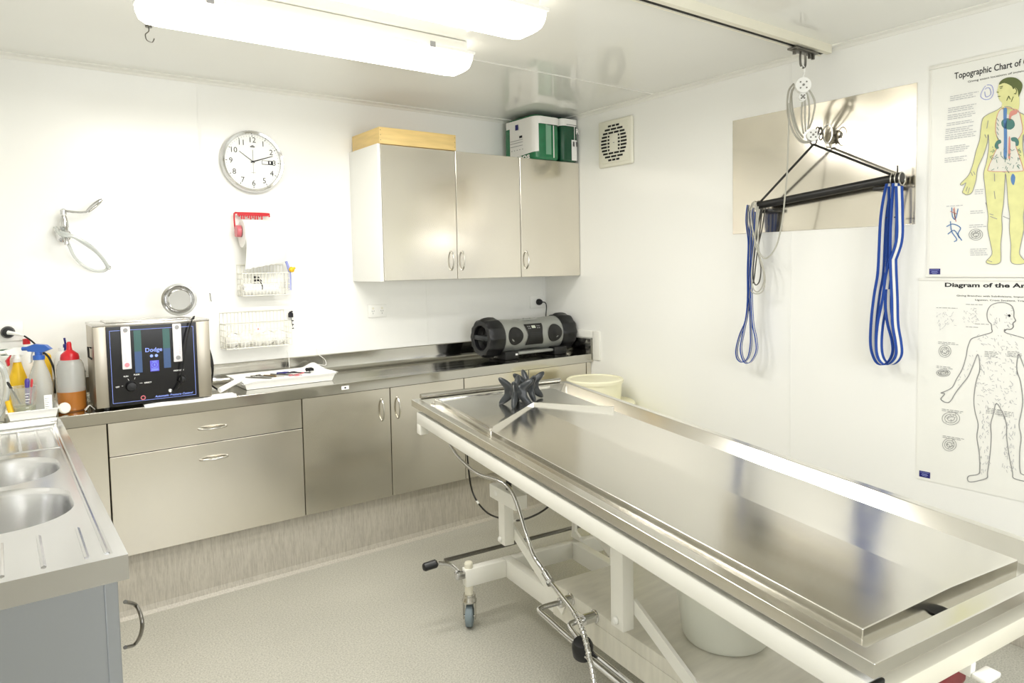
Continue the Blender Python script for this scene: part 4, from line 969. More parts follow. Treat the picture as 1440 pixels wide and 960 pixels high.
# lifting links, both sides
for sw, s in ((.20, 1), (.60, -1)):
    b = BM(); w0, w1 = sw-.022, sw+.022
    b.box((w0-.006, .40, .518), (w1+.006, .61, .574), .003); b.build('clevis', 'whitepaint', t)
    b = BM(); b.box((w0, .462, .345), (w1, .512, .5185), .003); b.build('upright', 'whitepaint', t)
    b = BM(); b.box((w0, 1.20, .325), (w1, 1.262, .70), .003); b.build('upright', 'whitepaint', t)
    for l0, z0, l1, z1 in ((.48, .40, .86, .215), (1.25, .40, 1.62, .215)):
        b = BM(); o = w1+.001 if s > 0 else w0-.013; P = []
        d = V((0, l1-l0, z1-z0)).normalized(); n_ = V((0, -d.z, d.y))*.021
        b.prism([V((o, l0, z0))-n_, V((o, l1, z1))-n_, V((o, l1, z1))+n_, V((o, l0, z0))+n_], (.012, 0, 0)); b.build('lift_arm', 'whitepaint', t)
    for l, z_ in ((.455, .546), (.48, .365), (1.23, .352)): b = BM(); b.lathe([(.0, 0), (.012, 0), (.012, .005), (.008, .009), (0, .009)], (w0-.001 if s > 0 else w1+.001, l, z_), (-s, 0, 0), 16); b.build('pivot_bolt', 'plastic', t)
b = BM(); b.cyl((.2, .515, .574), (.2, .515, .742), .011, n=14); b.build('support_pin', 'rubber', t)
b = BM(); b.box((.228, .435, .525), (.572, .475, .565), .003); b.build('lift_crossbar', 'whitepaint', t)
b = BM(); b.box((.225, 1.21, .56), (.575, 1.25, .60), .003); b.build('lift_crossbar', 'whitepaint', t)
# base frame
b = BM()
for w in (.235, .567): b.box((w, .38, .168), (w+.04, 1.93, .244), .003)
for l in (.38, 1.89):
    b.box((.05, l, .172), (.235, l+.04, .244), .003); b.box((.275, l, .172), (.567, l+.04, .244), .003); b.box((.607, l, .172), (.79, l+.04, .244), .003)
b.build('base_frame', 'whitepaint', t)
b = BM(); b.box((.231, .78, .2445), (.611, 1.86, .29), .003); b.box((.231, .78, .168), (.234, 1.86, .2445)); b.build('base_shelf', 'shelf', t)
CA = 33
for w in (.07, .77):
    for l in (.40, 1.91):
        b = BM(); b.cyl((w, l, .13), (w, l, .262), .017, n=20); b.lathe([(0, .262), (.017, .262), (.014, .268), (0, .269)], (w, l, 0), n=20); b.build('caster_post', 'cream', t)
        CT = BT @ Matrix.Translation((w, l, 0)) @ Matrix.Rotation(R(CA), 4, 'Z') @ Matrix.Translation((-w, -l, 0))
        b = MB(); b.T = CT; b.lathe([(0, .136), (.024, .136), (.026, .13), (.026, .118), (.03, .112), (.03, .104), (0, .104)], (w, l, 0), n=24)
        for s in (-1, 1):
            b.prism([V((w+s*.026, l-.022, .106)), V((w+s*.026, l+.022, .106)), V((w+s*.026, l+.018, .06)), V((w+s*.026, l+.008, .032)), V((w+s*.026, l-.008, .032)), V((w+s*.026, l-.018, .06))], (-s*.004, 0, 0))
        b.cyl((w-.026, l, .044), (w+.026, l, .044), .006, n=10); ck = b.build('caster_fork', 'handle', t)
        b = MB(); b.T = CT; b.lathe([(0, -.016), (.03, -.016), (.032, -.013), (.043, -.013), (.045, -.008), (.045, .008), (.043, .013), (.032, .013), (.03, .016), (0, .016)], (w, l, .0455), (1, 0, 0), 36); b.build('wheel', 'wheel', ck)
# brake lever across the head end
b = BM(); b.tube([(.0, .32, .262), (.76, .33, .272)], .008, 10); b.tube([(.0, .345, .268), (.76, .355, .28)], .005, 8); b.build('brake_rod', 'darksteel', t)
b = BM(); b.tube(cat([(-.045, .36, .275), (.0, .37, .262), (.03, .385, .232), (.045, .4, .222)], 5), .008, 10); b.box((.01, .385, .208), (.054, .415, .236), .004); b.build('brake_arm', 'chrome', t)
b = BM(); b.tube([(-.105, .35, .268), (-.10, .35, .268), (-.055, .358, .275), (-.05, .358, .276)], .017, 16, rs=[.013, .017, .017, .013]); b.build('brake_grip', 'rubber', t)
# pump pedal bars at the side
b = BM()
for l in (.90, 1.045):
    b.lathe([(0, 0), (.022, 0), (.022, .004), (.018, .006), (.018, .05), (.0, .05)], (.231, l, .272), (-1, 0, 0), 22)
b.build('pedal_socket', 'chrome', t)
WP = .10
b = BM(); b.tube(cat([(.19, .90, .272), (.15, .892, .27), (.11, .887, .266), (WP, .90, .262), (WP, .96, .258), (WP, 1.08, .25), (WP+.006, 1.13, .247)], 5), .0095, 12); b.build('pedal_bar', 'chrome', t)
b = BM(); b.tube(cat([(.19, 1.045, .272), (.165, 1.037, .27), (.14, 1.033, .266), (.128, 1.045, .262), (.118, 1.10, .255), (.112, 1.14, .248)], 5), .0095, 12); b.build('pedal_bar', 'chrome', t)
b = BM()
for w in (.098, .124): b.tube([(w, 1.16, .236), (w, 1.75, .224)], .0085, 10)
b.build('pedal_bar', 'chrome', t)
b = BM(); b.lathe([(0, -.032), (.024, -.032), (.032, -.022), (.034, 0), (.034, .016), (.028, .028), (.012, .031), (0, .029)], (.105, 1.148, .243), (-.15, .15, 1), 28); b.build('pedal_knob', 'rubber', t)
b = BM(); b.prism([(.60, .362, .246), (.60, .372, .33), (.60, .392, .33), (.60, .392, .28), (.60, .43, .262), (.60, .43, .246)], (.012, 0, 0)); b.build('side_bracket', 'whitepaint', t)

# head blocks
def headblock(c, rot, s, lab, tilt=0):
    b = TM(); arms = []
    for k in range(4):
        a = R(rot+90*k)
        for el, L in ((38, 1.0), (-41, 1.02)):
            arms.append((V((math.cos(a)*math.cos(R(el)), math.sin(a)*math.cos(R(el)), math.sin(R(el)))), L, a))
    def f(u, v):
        th, ph = 2*PI*u, PI*(v-.5); d = V((math.cos(th)*math.cos(ph), math.sin(th)*math.cos(ph), math.sin(ph)))
        r_ = .029
        for A, L, a in arms:
            g = max(-1, min(1, d.dot(A))); an = math.degrees(math.acos(g))
            r_ = max(r_, .029+.061*L*math.exp(-(an/15)**2))
        w = max(math.cos(th-a) for A, L, a in arms); fin = .021*math.exp(-((1-w)/.04))*math.exp(-((ph)/.6)**4)
        return V(c)+d*(r_+fin)*s
    b.grid(f, 97, 61)
    return tag(b.build('head_block', 'drubber', smooth=60), lab, 'head rest', 'rubber head blocks on the table')
headblock((.335, .345, .0635+pt), 38, .98, 'charcoal rubber four-horned head block, left one of the touching pair')
headblock((.445, .268, .0635+pt), 8, .98, 'charcoal rubber four-horned head block, right one of the touching pair')

# hose and cable below the table
b = MB(); hp = [(633, 626, .10), (648, 646, .10), (672, 666, .11), (700, 675, .12), (716, 686, .1), (727, 708, .1), (738, 745, .1), (750, 780, .1), (763, 800, .1), (772, 815, .1), (790, 838, .09), (808, 862, .07), (820, 888, .04), (829, 925, .02), (836, 965, .0)]
def wplane(px, py, w):
    d = fw + rt*((px-720-SX)/FPX) - up*((py-480-SY)/FPX); o = F0+W0*w; tt = (o-CAM).dot(W0)/d.dot(W0); return CAM+d*tt
pts = cat([wplane(*q) for q in hp], 6)
b.tube(pts, .0075, 12); t = thing('flexible_hose', 'shiny flexible hose looping down the side of the table', 'hose', pts[40])
b.build('hose_sleeve', 'chrome', t)
b = MB()
for k in range(66, len(pts)-2, 1):
    d = (pts[k+1]-pts[k]).normalized()
    b.cyl(pts[k]-d*.0018, pts[k]+d*.0018, .0092, n=10)
b.build('ribbed_section', 'handle', t)
b = MB(); i = 6*8+4; d = (pts[i+1]-pts[i]).normalized(); b.cyl(pts[i]-d*.015, pts[i]+d*.02, .012, n=14); b.cyl(pts[i]+d*.022, pts[i]+d*.034, .015, n=6); b.build('coupling', 'chrome', t)
b = MB(); hp = [(655, 600, .42), (657, 640, .42), (664, 690, .42), (682, 718, .42), (705, 729, .42), (725, 732, .42), (748, 726, .42), (770, 713, .42), (790, 690, .42)]
pts = cat([wplane(*q) for q in hp], 6); b.tube(pts, .0045, 8); t = thing('hanging_cable', 'thin black cable sagging under the head of the table', 'cable', pts[20]); b.build('cable_sheath', 'black', t)
b = MB()
for i in (15, 30, 43):
    d = (pts[i+1]-pts[i]).normalized(); b.cyl(pts[i]-d*.012, pts[i]+d*.012, .0056, n=8)
b.build('white_tie', 'plastic', t)

# bucket on the shelf, red container, tubs by the wall
def lwz(l, w, z): return BT @ V((w, l, z))
c = lwz(1.40, .475, .2905)
t = thing('bucket', 'translucent white bucket standing on the shelf under the table', 'bucket', c)
b = MB(); b.lathe([(0, 0), (.112, 0), (.126, .006), (.134, .02), (.156, .215), (.163, .216), (.163, .226), (.156, .228), (.151, .22), (.130, .022), (0, .012)], c, n=48); b.build('bucket_wall', 'bucket', t)
b = MB(); b.tube([c+V((.147*math.cos(a), .147*math.sin(a)*.6-.06*0, .2+.0)) if False else c+V((.165*math.cos(a), -.165*math.sin(a)*.55, .215-.12*math.sin(a))) for a in [PI*i/18 for i in range(19)]], .0025, 6); b.build('bail', 'wire', t)
b = BM(); b.box((.36, 1.98, .46), (.56, 2.08, .57), .012); b.box((.37, 1.99, .40), (.55, 2.07, .462), .01)
t = thing('red_container', 'dark red plastic container below the foot end of the table', 'container', lwz(2.06, .48, .36)); b.build('container_body', 'dred', t)
b = BM(); b.box((.35, 1.97, .57), (.57, 2.09, .6), .006); b.build('container_lid', 'dred', t)
c1 = V((-.235, -.76, 0))
t = thing('plastic_tub', 'tall cream tub with a yellow tinge behind the table near the right wall', 'tub', c1)
b = MB(); b.lathe([(0, 0), (.15, 0), (.155, .01), (.185, .60), (.192, .602), (.192, .63), (.186, .634), (.18, .61), (.15, .02), (0, .012)], c1+V((.02, -.02, 0)), n=48); b.build('tub_wall', 'yellowb', t)
b = MB(); b.lathe([(0, .636), (.17, .636), (.19, .636), (.194, .640), (.194, .66), (.188, .668), (0, .672)], c1+V((.02, -.02, 0)), n=48); b.build('tub_lid', 'creamb', t)
z0 = .6735
t = thing('plastic_tub', 'shallow cream lidded tub stacked on top of the tall cream tub', 'tub', c1+V((-.01, .01, z0)))
b = MB(); b.lathe([(0, 0), (.145, 0), (.15, .01), (.158, .105), (0, .105)], c1+V((-.005, .01, z0)), n=48); b.build('tub_wall', 'creamb', t)
b = MB(); b.lathe([(0, .105), (.165, .105), (.166, .122), (.16, .128), (.146, .128), (.144, .124), (0, .123)], c1+V((-.005, .01, z0)), n=48); b.build('tub_lid', 'creamb', t)
# ------------------------------------------------------------------ wall plate, hoist
P0, P1 = at(1031, 249, 'x', 0), at(1289, 216, 'x', 0)
za, zb_ = 1.603, 2.171
t = tag(MB().box((-.004, -2.4289, za), (0, -1.5371, zb_), .001).build('steel_wall_plate', 'platesteel', smooth=0), 'large polished steel sheet fixed to the right wall behind the hoist', 'panel')

t = thing('hoist_trolley', 'small steel trolley with a shackle hanging from the ceiling rail', 'trolley', (-.2, -2.047, 2.34))
tx, ty = -.20, -2.045
b = MB(); b.box((tx-.085, ty-.022, 2.352), (tx+.085, ty+.022, 2.360), .002)
for dx in (-.065, .05, .075): b.cyl((tx+dx, ty, 2.334), (tx+dx, ty, 2.367), .008, n=6)
b.build('trolley_plate', 'darksteel', t)
b = MB(); b.tube(cat([(tx-.018, ty, 2.352), (tx-.022, ty, 2.33), (tx-.018, ty, 2.298), (tx, ty, 2.288), (tx+.016, ty, 2.298), (tx+.018, ty, 2.33), (tx+.016, ty, 2.352)], 6), .0048, 10); b.build('shackle', 'darksteel', t)
t = thing('rope_hoist', 'white pulley blocks with looped grey rope hanging below the trolley', 'hoist', (tx, ty, 2.2))
pb = at(1122, 124, 'y', ty+.01); pz = pb.z
b = MB(); b.tube(cat([(tx, ty, 2.205+.028), (tx, ty, 2.252), (tx+.014, ty+.004, 2.268), (tx+.008, ty, 2.287), (tx-.006, ty, 2.296), (tx-.014, ty, 2.286)], 6), .0045, 10); b.build('hook', 'plastic', t)
def sheave(cx_, cy_, cz_, r_, nm):
    b = MB()
    for s in (-1, 1): b.lathe([(0, s*.016), (r_, s*.016), (r_, s*.012), (0, s*.012)], (cx_, cy_, cz_), (.75, .66, 0), 28)
    b.lathe([(0, -.009), (r_*.82, -.009), (r_*.7, 0), (r_*.82, .009), (0, .009)], (cx_, cy_, cz_), (.75, .66, 0), 24)
    w = b.build(nm, 'plastic', t); b = MB(); ax = V((.75, .66, 0)).normalized(); u = V((-.66, .75, 0)).normalized()
    for k in range(4):
        a = PI/4+k*PI/2; p = V((cx_, cy_, cz_))-ax*.0165+(u*math.cos(a)+V((0, 0, 1))*math.sin(a))*r_*.55; b.cyl(p, p-ax*.002, .0036, n=8)
    p = V((cx_, cy_, cz_))-ax*.0165; b.cyl(p, p-ax*.003, .005, n=10); b.build('rivets', 'darksteel', w); return w
sheave(tx, ty, 2.212, .032, 'upper_block'); sheave(tx+.002, ty+.004, 2.163, .016, 'becket')
AX, AY, AZ = -.085, -2.045, 1.985
sheave(AX-.005, AY+.02, AZ+.03, .026, 'lower_block')
b = MB()
def rope(px_list, xs, r_=.0042):
    n = len(px_list); b.tube(cat([at(px, py, 'x', xs[0]+(xs[1]-xs[0])*i/(n-1)) for i, (px, py) in enumerate(px_list)], 6), r_, 8)
rope([(1116, 118), (1109, 128), (1107, 150), (1110, 170), (1118, 190), (1128, 200), (1140, 200)], (-.20, -.09))
rope([(1118, 120), (1112, 135), (1113, 160), (1121, 188), (1132, 199), (1142, 196)], (-.19, -.09))
rope([(1130, 118), (1140, 130), (1146, 145), (1143, 165), (1138, 180)], (-.20, -.1))
rope([(1130, 120), (1137, 140), (1138, 160), (1136, 182)], (-.19, -.1))
rope([(1130, 122), (1132, 145), (1132, 165), (1133, 185)], (-.19, -.1))
rope([(1129, 124), (1128, 145), (1127, 165), (1130, 188)], (-.19, -.1))
rope([(1114, 126), (1113, 140), (1116, 162), (1122, 182), (1130, 194)], (-.18, -.1))
b.build('rope_falls', 'rope', t)
b = MB()
rope([(1110, 145), (1109, 180), (1107, 240), (1104, 275), (1100, 310), (1092, 345), (1078, 363), (1068, 355), (1059, 325), (1056, 300), (1061, 283)], (-.17, -.10), .0035)
b.build('tail_rope', 'rope', t)
# carrying bar
BA, BB = at(1066, 289, 'x', -.07), at(1262, 250, 'x', -.07)
t = thing('spreader_bar', 'black steel lifting bar on two thin black stays, hung on the wall plate', 'bar', (BA+BB)/2)
b = MB(); b.tube([BA, BB], .0175, 20); b.build('tube', 'blackpaint', t)
ap = at(1144, 203, 'x', -.085)
for e_, nm in ((BA, 0), (BB, 1)):
    b = MB(); q = e_+(BB-BA).normalized()*(.012 if nm == 0 else -.02)+V((0, 0, .015)); b.tube([ap, q], .0055, 8); b.build('stay', 'blackpaint', t)
b = MB(); c = ap+V((0, 0, .02)); b.tube([c+V((.0, .016*math.cos(a), .024*math.sin(a))) for a in [2*PI*i/16 for i in range(16)]], .004, 8, closed=True)
random.seed(5)
for i in range(7):
    c2 = ap+V((-.0+.01*random.random(), -.004-.03*random.random(), .025+.035*random.random())); b.tube([c2+V((.012*math.cos(a)*.6, .012*math.cos(a), .014*math.sin(a))) for a in [2*PI*k_/12 for k_ in range(12)]], .0035, 6, closed=True)
b.build('chain_knot', 'darksteel', t)
b = MB(); c = ap+V((.02, -.055, .04)); b.tube([c+V((0, .022*math.cos(a), .04*math.sin(a))) for a in [2*PI*i/22 for i in range(22)]], .0035, 6, closed=True); b.build('snap_ring', 'handle', t)
b = MB()
for e_ in (BA+(BB-BA).normalized()*.03, BB-(BB-BA).normalized()*.06):
    b.box((-.066, e_.y-.045, e_.z-.038), (-.004, e_.y+.045, e_.z-.022), .003)
b.build('wall_rest', 'blackpaint', t)
b = MB()
for k_ in range(3):
    c = BB+V((-.0, .012-.017*k_, -.005)); b.tube([c+V((.026*math.cos(a), .004, .026*math.sin(a))) for a in [2*PI*i/18 for i in range(18)]], .003, 6, closed=True)
for k_ in range(2):
    c = BA+V((-.0, -.008+.02*k_, -.005)); b.tube([c+V((.026*math.cos(a), .004, .026*math.sin(a))) for a in [2*PI*i/18 for i in range(18)]], .003, 6, closed=True)
b.build('strap_rings', 'handle', t)
b = MB(); b.cyl(BB+V((0, -.0, .01)), BB+V((0, -.0, .05)), .003, n=8); b.cyl(BB, BB+V((0, -.02, 0)), .022, .02, n=16); b.build('end_stop', 'blackpaint', t)
# webbing straps
def strap(lab, loops, wv, xdep):
    L = [cat([at(px, py, 'x', xdep+k_*.0) for px, py in lp], 6) for k_, lp in enumerate(loops)]
    t = thing('lifting_strap', lab, 'strap', L[0][0], 'blue and white webbing straps'); wv = V(wv); wn = wv.normalized()
    for pts, off in zip(L, ((0, 0, 0), (-.007, -.009, 0))):
        b = MB(); o_ = V(off)
        w3 = wv/3
        b.ribbon([p+o_-w3 for p in pts], w3, .0012); b.ribbon([p+o_+w3 for p in pts], w3, .0012); wb = b.build('webbing_loop', 'bluew', t)
        b = MB(); b.ribbon([p+o_ for p in pts], w3, .0012); b.build('white_stripe', 'whitew', wb)
    return t
tr_ = strap('long blue and white strap loop hanging from the right end of the bar',
 [[(1251, 258), (1246, 280), (1242, 310), (1240, 350), (1238, 385), (1233, 415), (1229, 450), (1228, 485), (1234, 506), (1243, 513), (1253, 508), (1259, 495), (1258, 478), (1252, 455), (1249, 430), (1250, 400), (1252, 350), (1254, 300), (1254, 262)],
  [(1258, 258), (1256, 290), (1254, 330), (1254, 370), (1256, 420), (1257, 455), (1261, 480), (1262, 497), (1256, 508), (1246, 512), (1237, 503), (1234, 485), (1236, 455), (1243, 420), (1249, 380), (1262, 340), (1263, 300), (1262, 262)]], (.028, -.020, 0), -.085)
b = MB(); q = at(1262, 305, 'x', -.09); b.box((q.x-.003, q.y-.001, q.z-.002), (q.x+.003, q.y+.045, q.z+.002)); q0 = at(1250, 265, 'x', -.09)
b.free if False else None
b.build('stitching', 'ink', tr_)
tl_ = strap('thinner blue and white strap loop hanging from the left end of the bar',
 [[(1052, 288), (1050, 310), (1053, 340), (1052, 380), (1052, 420), (1049, 450), (1041, 470), (1036, 490), (1037, 503), (1044, 509), (1052, 503), (1056, 485), (1056, 460), (1055, 430), (1053, 400), (1054, 350), (1056, 295)],
  [(1058, 292), (1057, 330), (1055, 370), (1053, 410), (1050, 440), (1045, 465), (1041, 490), (1046, 508), (1055, 508), (1063, 493), (1062, 475), (1058, 455), (1056, 420), (1056, 380), (1060, 340), (1062, 298)]], (.026, .006, 0), -.085)
t = thing('rope_coil', 'coil of grey and dark cord hung beside the left strap', 'rope', BA)
b = MB()
for lp, r_ in (([(1058, 285), (1053, 300), (1055, 320), (1062, 345), (1070, 365), (1076, 390), (1073, 408), (1064, 413), (1056, 408), (1055, 395), (1058, 370), (1061, 340), (1064, 300), (1063, 285)], .0032),
               ([(1066, 290), (1066, 330), (1068, 360), (1074, 385), (1073, 400), (1066, 410), (1059, 405), (1057, 385), (1060, 350), (1064, 320), (1068, 295)], .0032)):
    b.tube(cat([at(px, py, 'x', -.1) for px, py in lp], 6), r_, 8)
b.build('grey_cord', 'rope', t)
b = MB()
for lp in ([(1072, 292), (1068, 330), (1063, 370), (1060, 395), (1058, 397), (1056, 390), (1060, 360), (1066, 320), (1070, 292)], [(1076, 292), (1072, 320), (1066, 350), (1070, 375), (1068, 395), (1062, 400), (1059, 385), (1062, 350), (1068, 310), (1074, 292)]):
    b.tube(cat([at(px, py, 'x', -.08) for px, py in lp], 6), .003, 8)
b.build('dark_cord', 'darkrope', t)

# ------------------------------------------------------------------ anatomical charts
def zp(z_, chart):    # zoom-sketch coordinates -> point on the chart
    x_, y_ = z_
    px, py = (1280+x_/2.825, 60+y_/2.825) if chart == 1 else (1270+x_/2.8235, 370+y_/2.8235)
    return at(px, py, 'x', -.004)
def flat(name, pts, mt, par, lift=0, smoothit=True, n=5):
    P = cat(pts, n, closed=True) if smoothit else pts
    b = MB(); es = []; vs = [b._v(p+V((-lift, 0, 0))) for p in P]
    for i in range(len(vs)): es.append(b.b.edges.new((vs[i], vs[(i+1) % len(vs)])))
    bmesh.ops.triangle_fill(b.b, use_beauty=True, edges=es)
    return b.build(name, mt, par, 0)
def lines(name, paths, mt, par, w=.0022, lift=.0006):
    b = MB()
    for P in paths:
        P = [V(p)+V((-lift, 0, 0)) for p in P]
        for p, q in zip(P, P[1:]):
            d = (q-p)
            if d.length < 1e-6: continue
            d.normalize(); s = V((0, -d.z, d.y))*w/2; e = d*w*.25; b.face([p-s-e, q-s+e, q+s+e, p+s-e])
    return b.build(name, mt, par, 0)
def para(par, y0, z0, wd, n, chart, seed, mt='paleink', lh=.0075, slope=0, w=.003):
    random.seed(seed); P = []
    for i in range(n):
        x = y0; L = wd*(.75+.25*random.random()); e = y0-L; z = z0-lh*i
        while x > e:
            l = .006+random.random()*.012; P.append([(-.0045, x, z), (-.0045, max(e, x-l), z)]); x -= l+.004
    lines('text_lines', P, mt, par, w)
# upper chart
u0, u1 = at(1313, 100, 'x', 0).y, -3.31
t = thing('anatomy_chart', 'upper wall chart with a yellow standing figure and coloured organs', 'chart', (0, -2.9, 1.39), 'hanging anatomy charts')
MB().box((-.003, u1, 1.392), (-.0005, -2.479, 2.212)).build('chart_sheet', 'poster', t, 0)
b = MB(); b.box((-.009, u1, 2.208), (-.0005, -2.475, 2.222), .002); b.box((-.009, u1, 1.386), (-.0005, -2.475, 1.398), .002); b.box((-.005, -2.487, 1.398), (-.003, -2.479, 2.208)); b.build('edge_strip', 'trim', t)
p = at(1342, 109, 'x', -.004); q = at(1440, 84, 'x', -.004)
text('Topographic Chart of C', 'ink', t, (-.0035, p.y, p.z-.006), (0, -1, 0), (0, 0, 1), width=(p.y-q.y)*1.06, height=.032, bold=.012)
p = at(1361, 114, 'x', -.004); text('Giving exact locations of incisions and relations', 'ink', t, (-.0035, p.y, p.z-.006), (0, -1, 0), (0, 0, 1), width=.28, height=.010)
half1 = [(365, 255), (345, 268), (300, 290), (286, 310), (280, 350), (275, 390), (262, 430), (250, 480), (238, 515), (225, 535), (200, 560), (206, 566), (222, 557), (208, 592), (216, 600), (222, 604), (235, 602), (248, 590), (262, 545), (268, 500), (290, 450), (306, 400), (310, 365), (313, 400), (309, 440), (302, 480), (292, 520), (297, 570), (304, 640), (310, 690), (308, 740), (320, 800), (325, 840), (302, 868), (312, 878), (340, 880), (358, 872), (361, 850), (360, 800), (366, 740), (364, 690), (371, 640), (376, 560), (379, 520)]
CXC = 380
def mirror(h): return [(2*CXC-x_, y_) for x_, y_ in reversed(h)]
body = [zp(q, 1) for q in half1]+[zp(q, 1) for q in mirror(half1)][1:]
fg = flat('yellow_figure', body, 'skin', t, .0004, n=3)
head = [(365, 262), (366, 240), (360, 234), (352, 222), (350, 206), (345, 196), (349, 180), (353, 165), (372, 158), (400, 160), (425, 175), (432, 200), (432, 262), (400, 290)]
hd = flat('profile_head', [zp(q, 1) for q in head], 'skin', fg, .0009, n=3)
flat('chart_hair', [zp(q, 1) for q in [(353, 167), (362, 150), (388, 138), (420, 140), (443, 158), (446, 178), (436, 205), (431, 215), (428, 190), (418, 178), (410, 185), (402, 172), (375, 160)]], 'hair', hd, .0014, n=3)
lines('facial_features', [[zp(q, 1) for q in L] for L in ([(358, 182), (366, 180)], [(356, 176), (368, 173)], [(349, 214), (358, 213)], [(418, 180), (424, 190), (420, 204), (414, 202)], [(384, 230), (392, 212), (398, 225)], [(402, 235), (410, 215)], [(345, 196), (352, 197)])], 'hair', hd, .0025, .002)
chest = [(372, 258), (352, 275), (342, 310), (340, 355), (352, 400), (335, 440), (310, 500), (318, 510), (380, 512), (440, 510), (449, 500), (430, 440), (420, 400), (446, 355), (442, 310), (430, 270), (400, 262)]
ch = flat('opened_trunk', [zp(q, 1) for q in chest], 'cpale', fg, .0009, n=3)
lines('trunk_outline', [cat([zp(q, 1) for q in chest], 3, closed=True)], 'cred', ch, .002, .0015)
for nm, pts, mt_ in (('blue_vein', [(372, 262), (385, 262), (384, 300), (386, 380), (384, 455), (372, 455), (373, 380), (371, 300)], 'cblue'), ('red_artery', [(392, 380), (398, 380), (398, 455), (390, 455)], 'cred'), ('red_vessel', [(392, 300), (400, 272), (425, 268), (424, 282), (404, 292), (398, 310)], 'cred'),
    ('kidney', [(358, 385), (343, 392), (336, 410), (343, 422), (352, 420), (350, 405), (362, 398)], 'cteal'), ('kidney', [(402, 378), (420, 376), (432, 390), (430, 408), (420, 410), (418, 395), (404, 390)], 'cteal'),
    ('heart_shape', [(365, 310), (385, 300), (410, 308), (416, 330), (400, 345), (375, 340), (364, 328)], 'cteal'), ('spleen_shape', [(318, 480), (335, 470), (352, 485), (345, 505), (322, 505)], 'cpale')):
    flat(nm, [zp(q, 1) for q in pts], mt_, ch, .0019, n=3)
random.seed(2); P = []
for i in range(46):
    x_, y_ = random.uniform(325, 440), random.uniform(415, 505)
    P.append([zp((x_, y_), 1), zp((x_+random.uniform(-12, 12), y_+random.uniform(-14, 14)), 1)])
for k in range(5): P.append([zp((320+12*math.sin(a+k), 300+k*18+6*math.cos(a)), 1) for a in (0, 1, 2)][:0] or [zp((345, 300+18*k), 1), zp((352, 312+18*k), 1)])
lines('organ_lines', P, 'cteal', ch, .0016, .0026)
flat('thigh_window', [zp(q, 1) for q in [(408, 520), (418, 535), (412, 565), (402, 555), (400, 535)]], 'cblue', fg, .001, n=3)
P = [[zp(q, 1) for q in L] for L in ([(318, 690), (345, 700)], [(316, 680), (330, 684)], [(370, 690), (395, 700)], [(335, 520), (336, 550)], [(334, 590), (338, 620)], [(300, 635), (306, 650)], [(297, 365), (303, 378)], [(310, 310), (305, 340)], [(242, 515), (248, 528)], [(252, 512), (258, 524)], [(222, 590), (228, 572)], [(230, 598), (236, 576)], [(310, 865), (325, 870)], [(378, 515), (365, 512)])]
lines('figure_outline', [cat(body, 3, closed=True)]+P, 'greyink', fg, .0022, .0012)
sm = lines('heart_sketch', [cat([zp(q, 1) for q in L], 3, closed=True) for L in ([(305, 168), (325, 172), (330, 200), (318, 222), (295, 225), (280, 212), (290, 185)], [(298, 185), (315, 180), (320, 205), (300, 215)])], 'coil', t)
lines('vessel_sketch', [cat([zp(q, 1) for q in L], 4) for L in ([(165, 655), (168, 690), (180, 700), (190, 660)], [(145, 730), (170, 720), (200, 735), (190, 760), (205, 785)], [(160, 710), (165, 750), (185, 780), (175, 790)], [(150, 760), (175, 745), (195, 775)])], 'cblue', t, .0035)
lines('vessel_sketch', [cat([zp(q, 1) for q in L], 4) for L in ([(175, 655), (178, 700)], [(160, 670), (185, 680)], [(172, 660), (182, 710)])], 'cred', t, .003)
def disc(nm, c_, rx, ry, par, chart, seed):
    P = [cat([zp((c_[0]+rx*k*math.cos(a), c_[1]+ry*k*math.sin(a)), chart) for a in [2*PI*i/14 for i in range(14)]], 3, closed=True)+[zp((c_[0]+rx*k, c_[1]), chart)] for k in (1, .7, .4)]
    random.seed(seed)
    for i in range(14):
        a, b_ = random.uniform(0, 6.28), random.uniform(.2, .8); p_ = (c_[0]+rx*b_*math.cos(a), c_[1]+ry*b_*math.sin(a)); P.append([zp(p_, chart), zp((p_[0]+random.uniform(-8, 8), p_[1]+random.uniform(-6, 6)), chart)])
    lines(nm, P, 'greyink', par, .0018)
disc('section_sketch', (261, 762), 27, 22, t, 1, 3)
for (x_, y_), n_, wd in (((160, 215), 3, .10), ((152, 262), 3, .10), ((150, 290), 3, .11), ((146, 322), 2, .10), ((142, 345), 3, .11), ((140, 370), 3, .11), ((142, 415), 4, .085), ((138, 460), 3, .085), ((240, 670), 2, .05), ((236, 725), 2, .06), ((145, 650), 1, .07), ((240, 820), 4, .06), ((258, 585), 3, .03)):
    p = zp((x_, y_), 1); para(t, p.y, p.z, wd, n_, 1, int(x_*y_) % 97)
def plaque(par, px, py):
    q = at(px, py, 'x', -.006); b = MB(); b.box((-.0045, q.y-.021, q.z-.0125), (-.0035, q.y+.021, q.z+.0125)); pq = b.build('navy_label', 'navy', par, 0)
    b = MB()
    for dz, w_ in ((.007, .034), (.001, .022), (-.003, .026), (-.007, .018)): b.box((-.0049, q.y-w_/2, q.z+dz), (-.0046, q.y+w_/2, q.z+dz+.0014))
    b.build('label_print', 'coil', pq, 0)
plaque(t, 1314, 382)
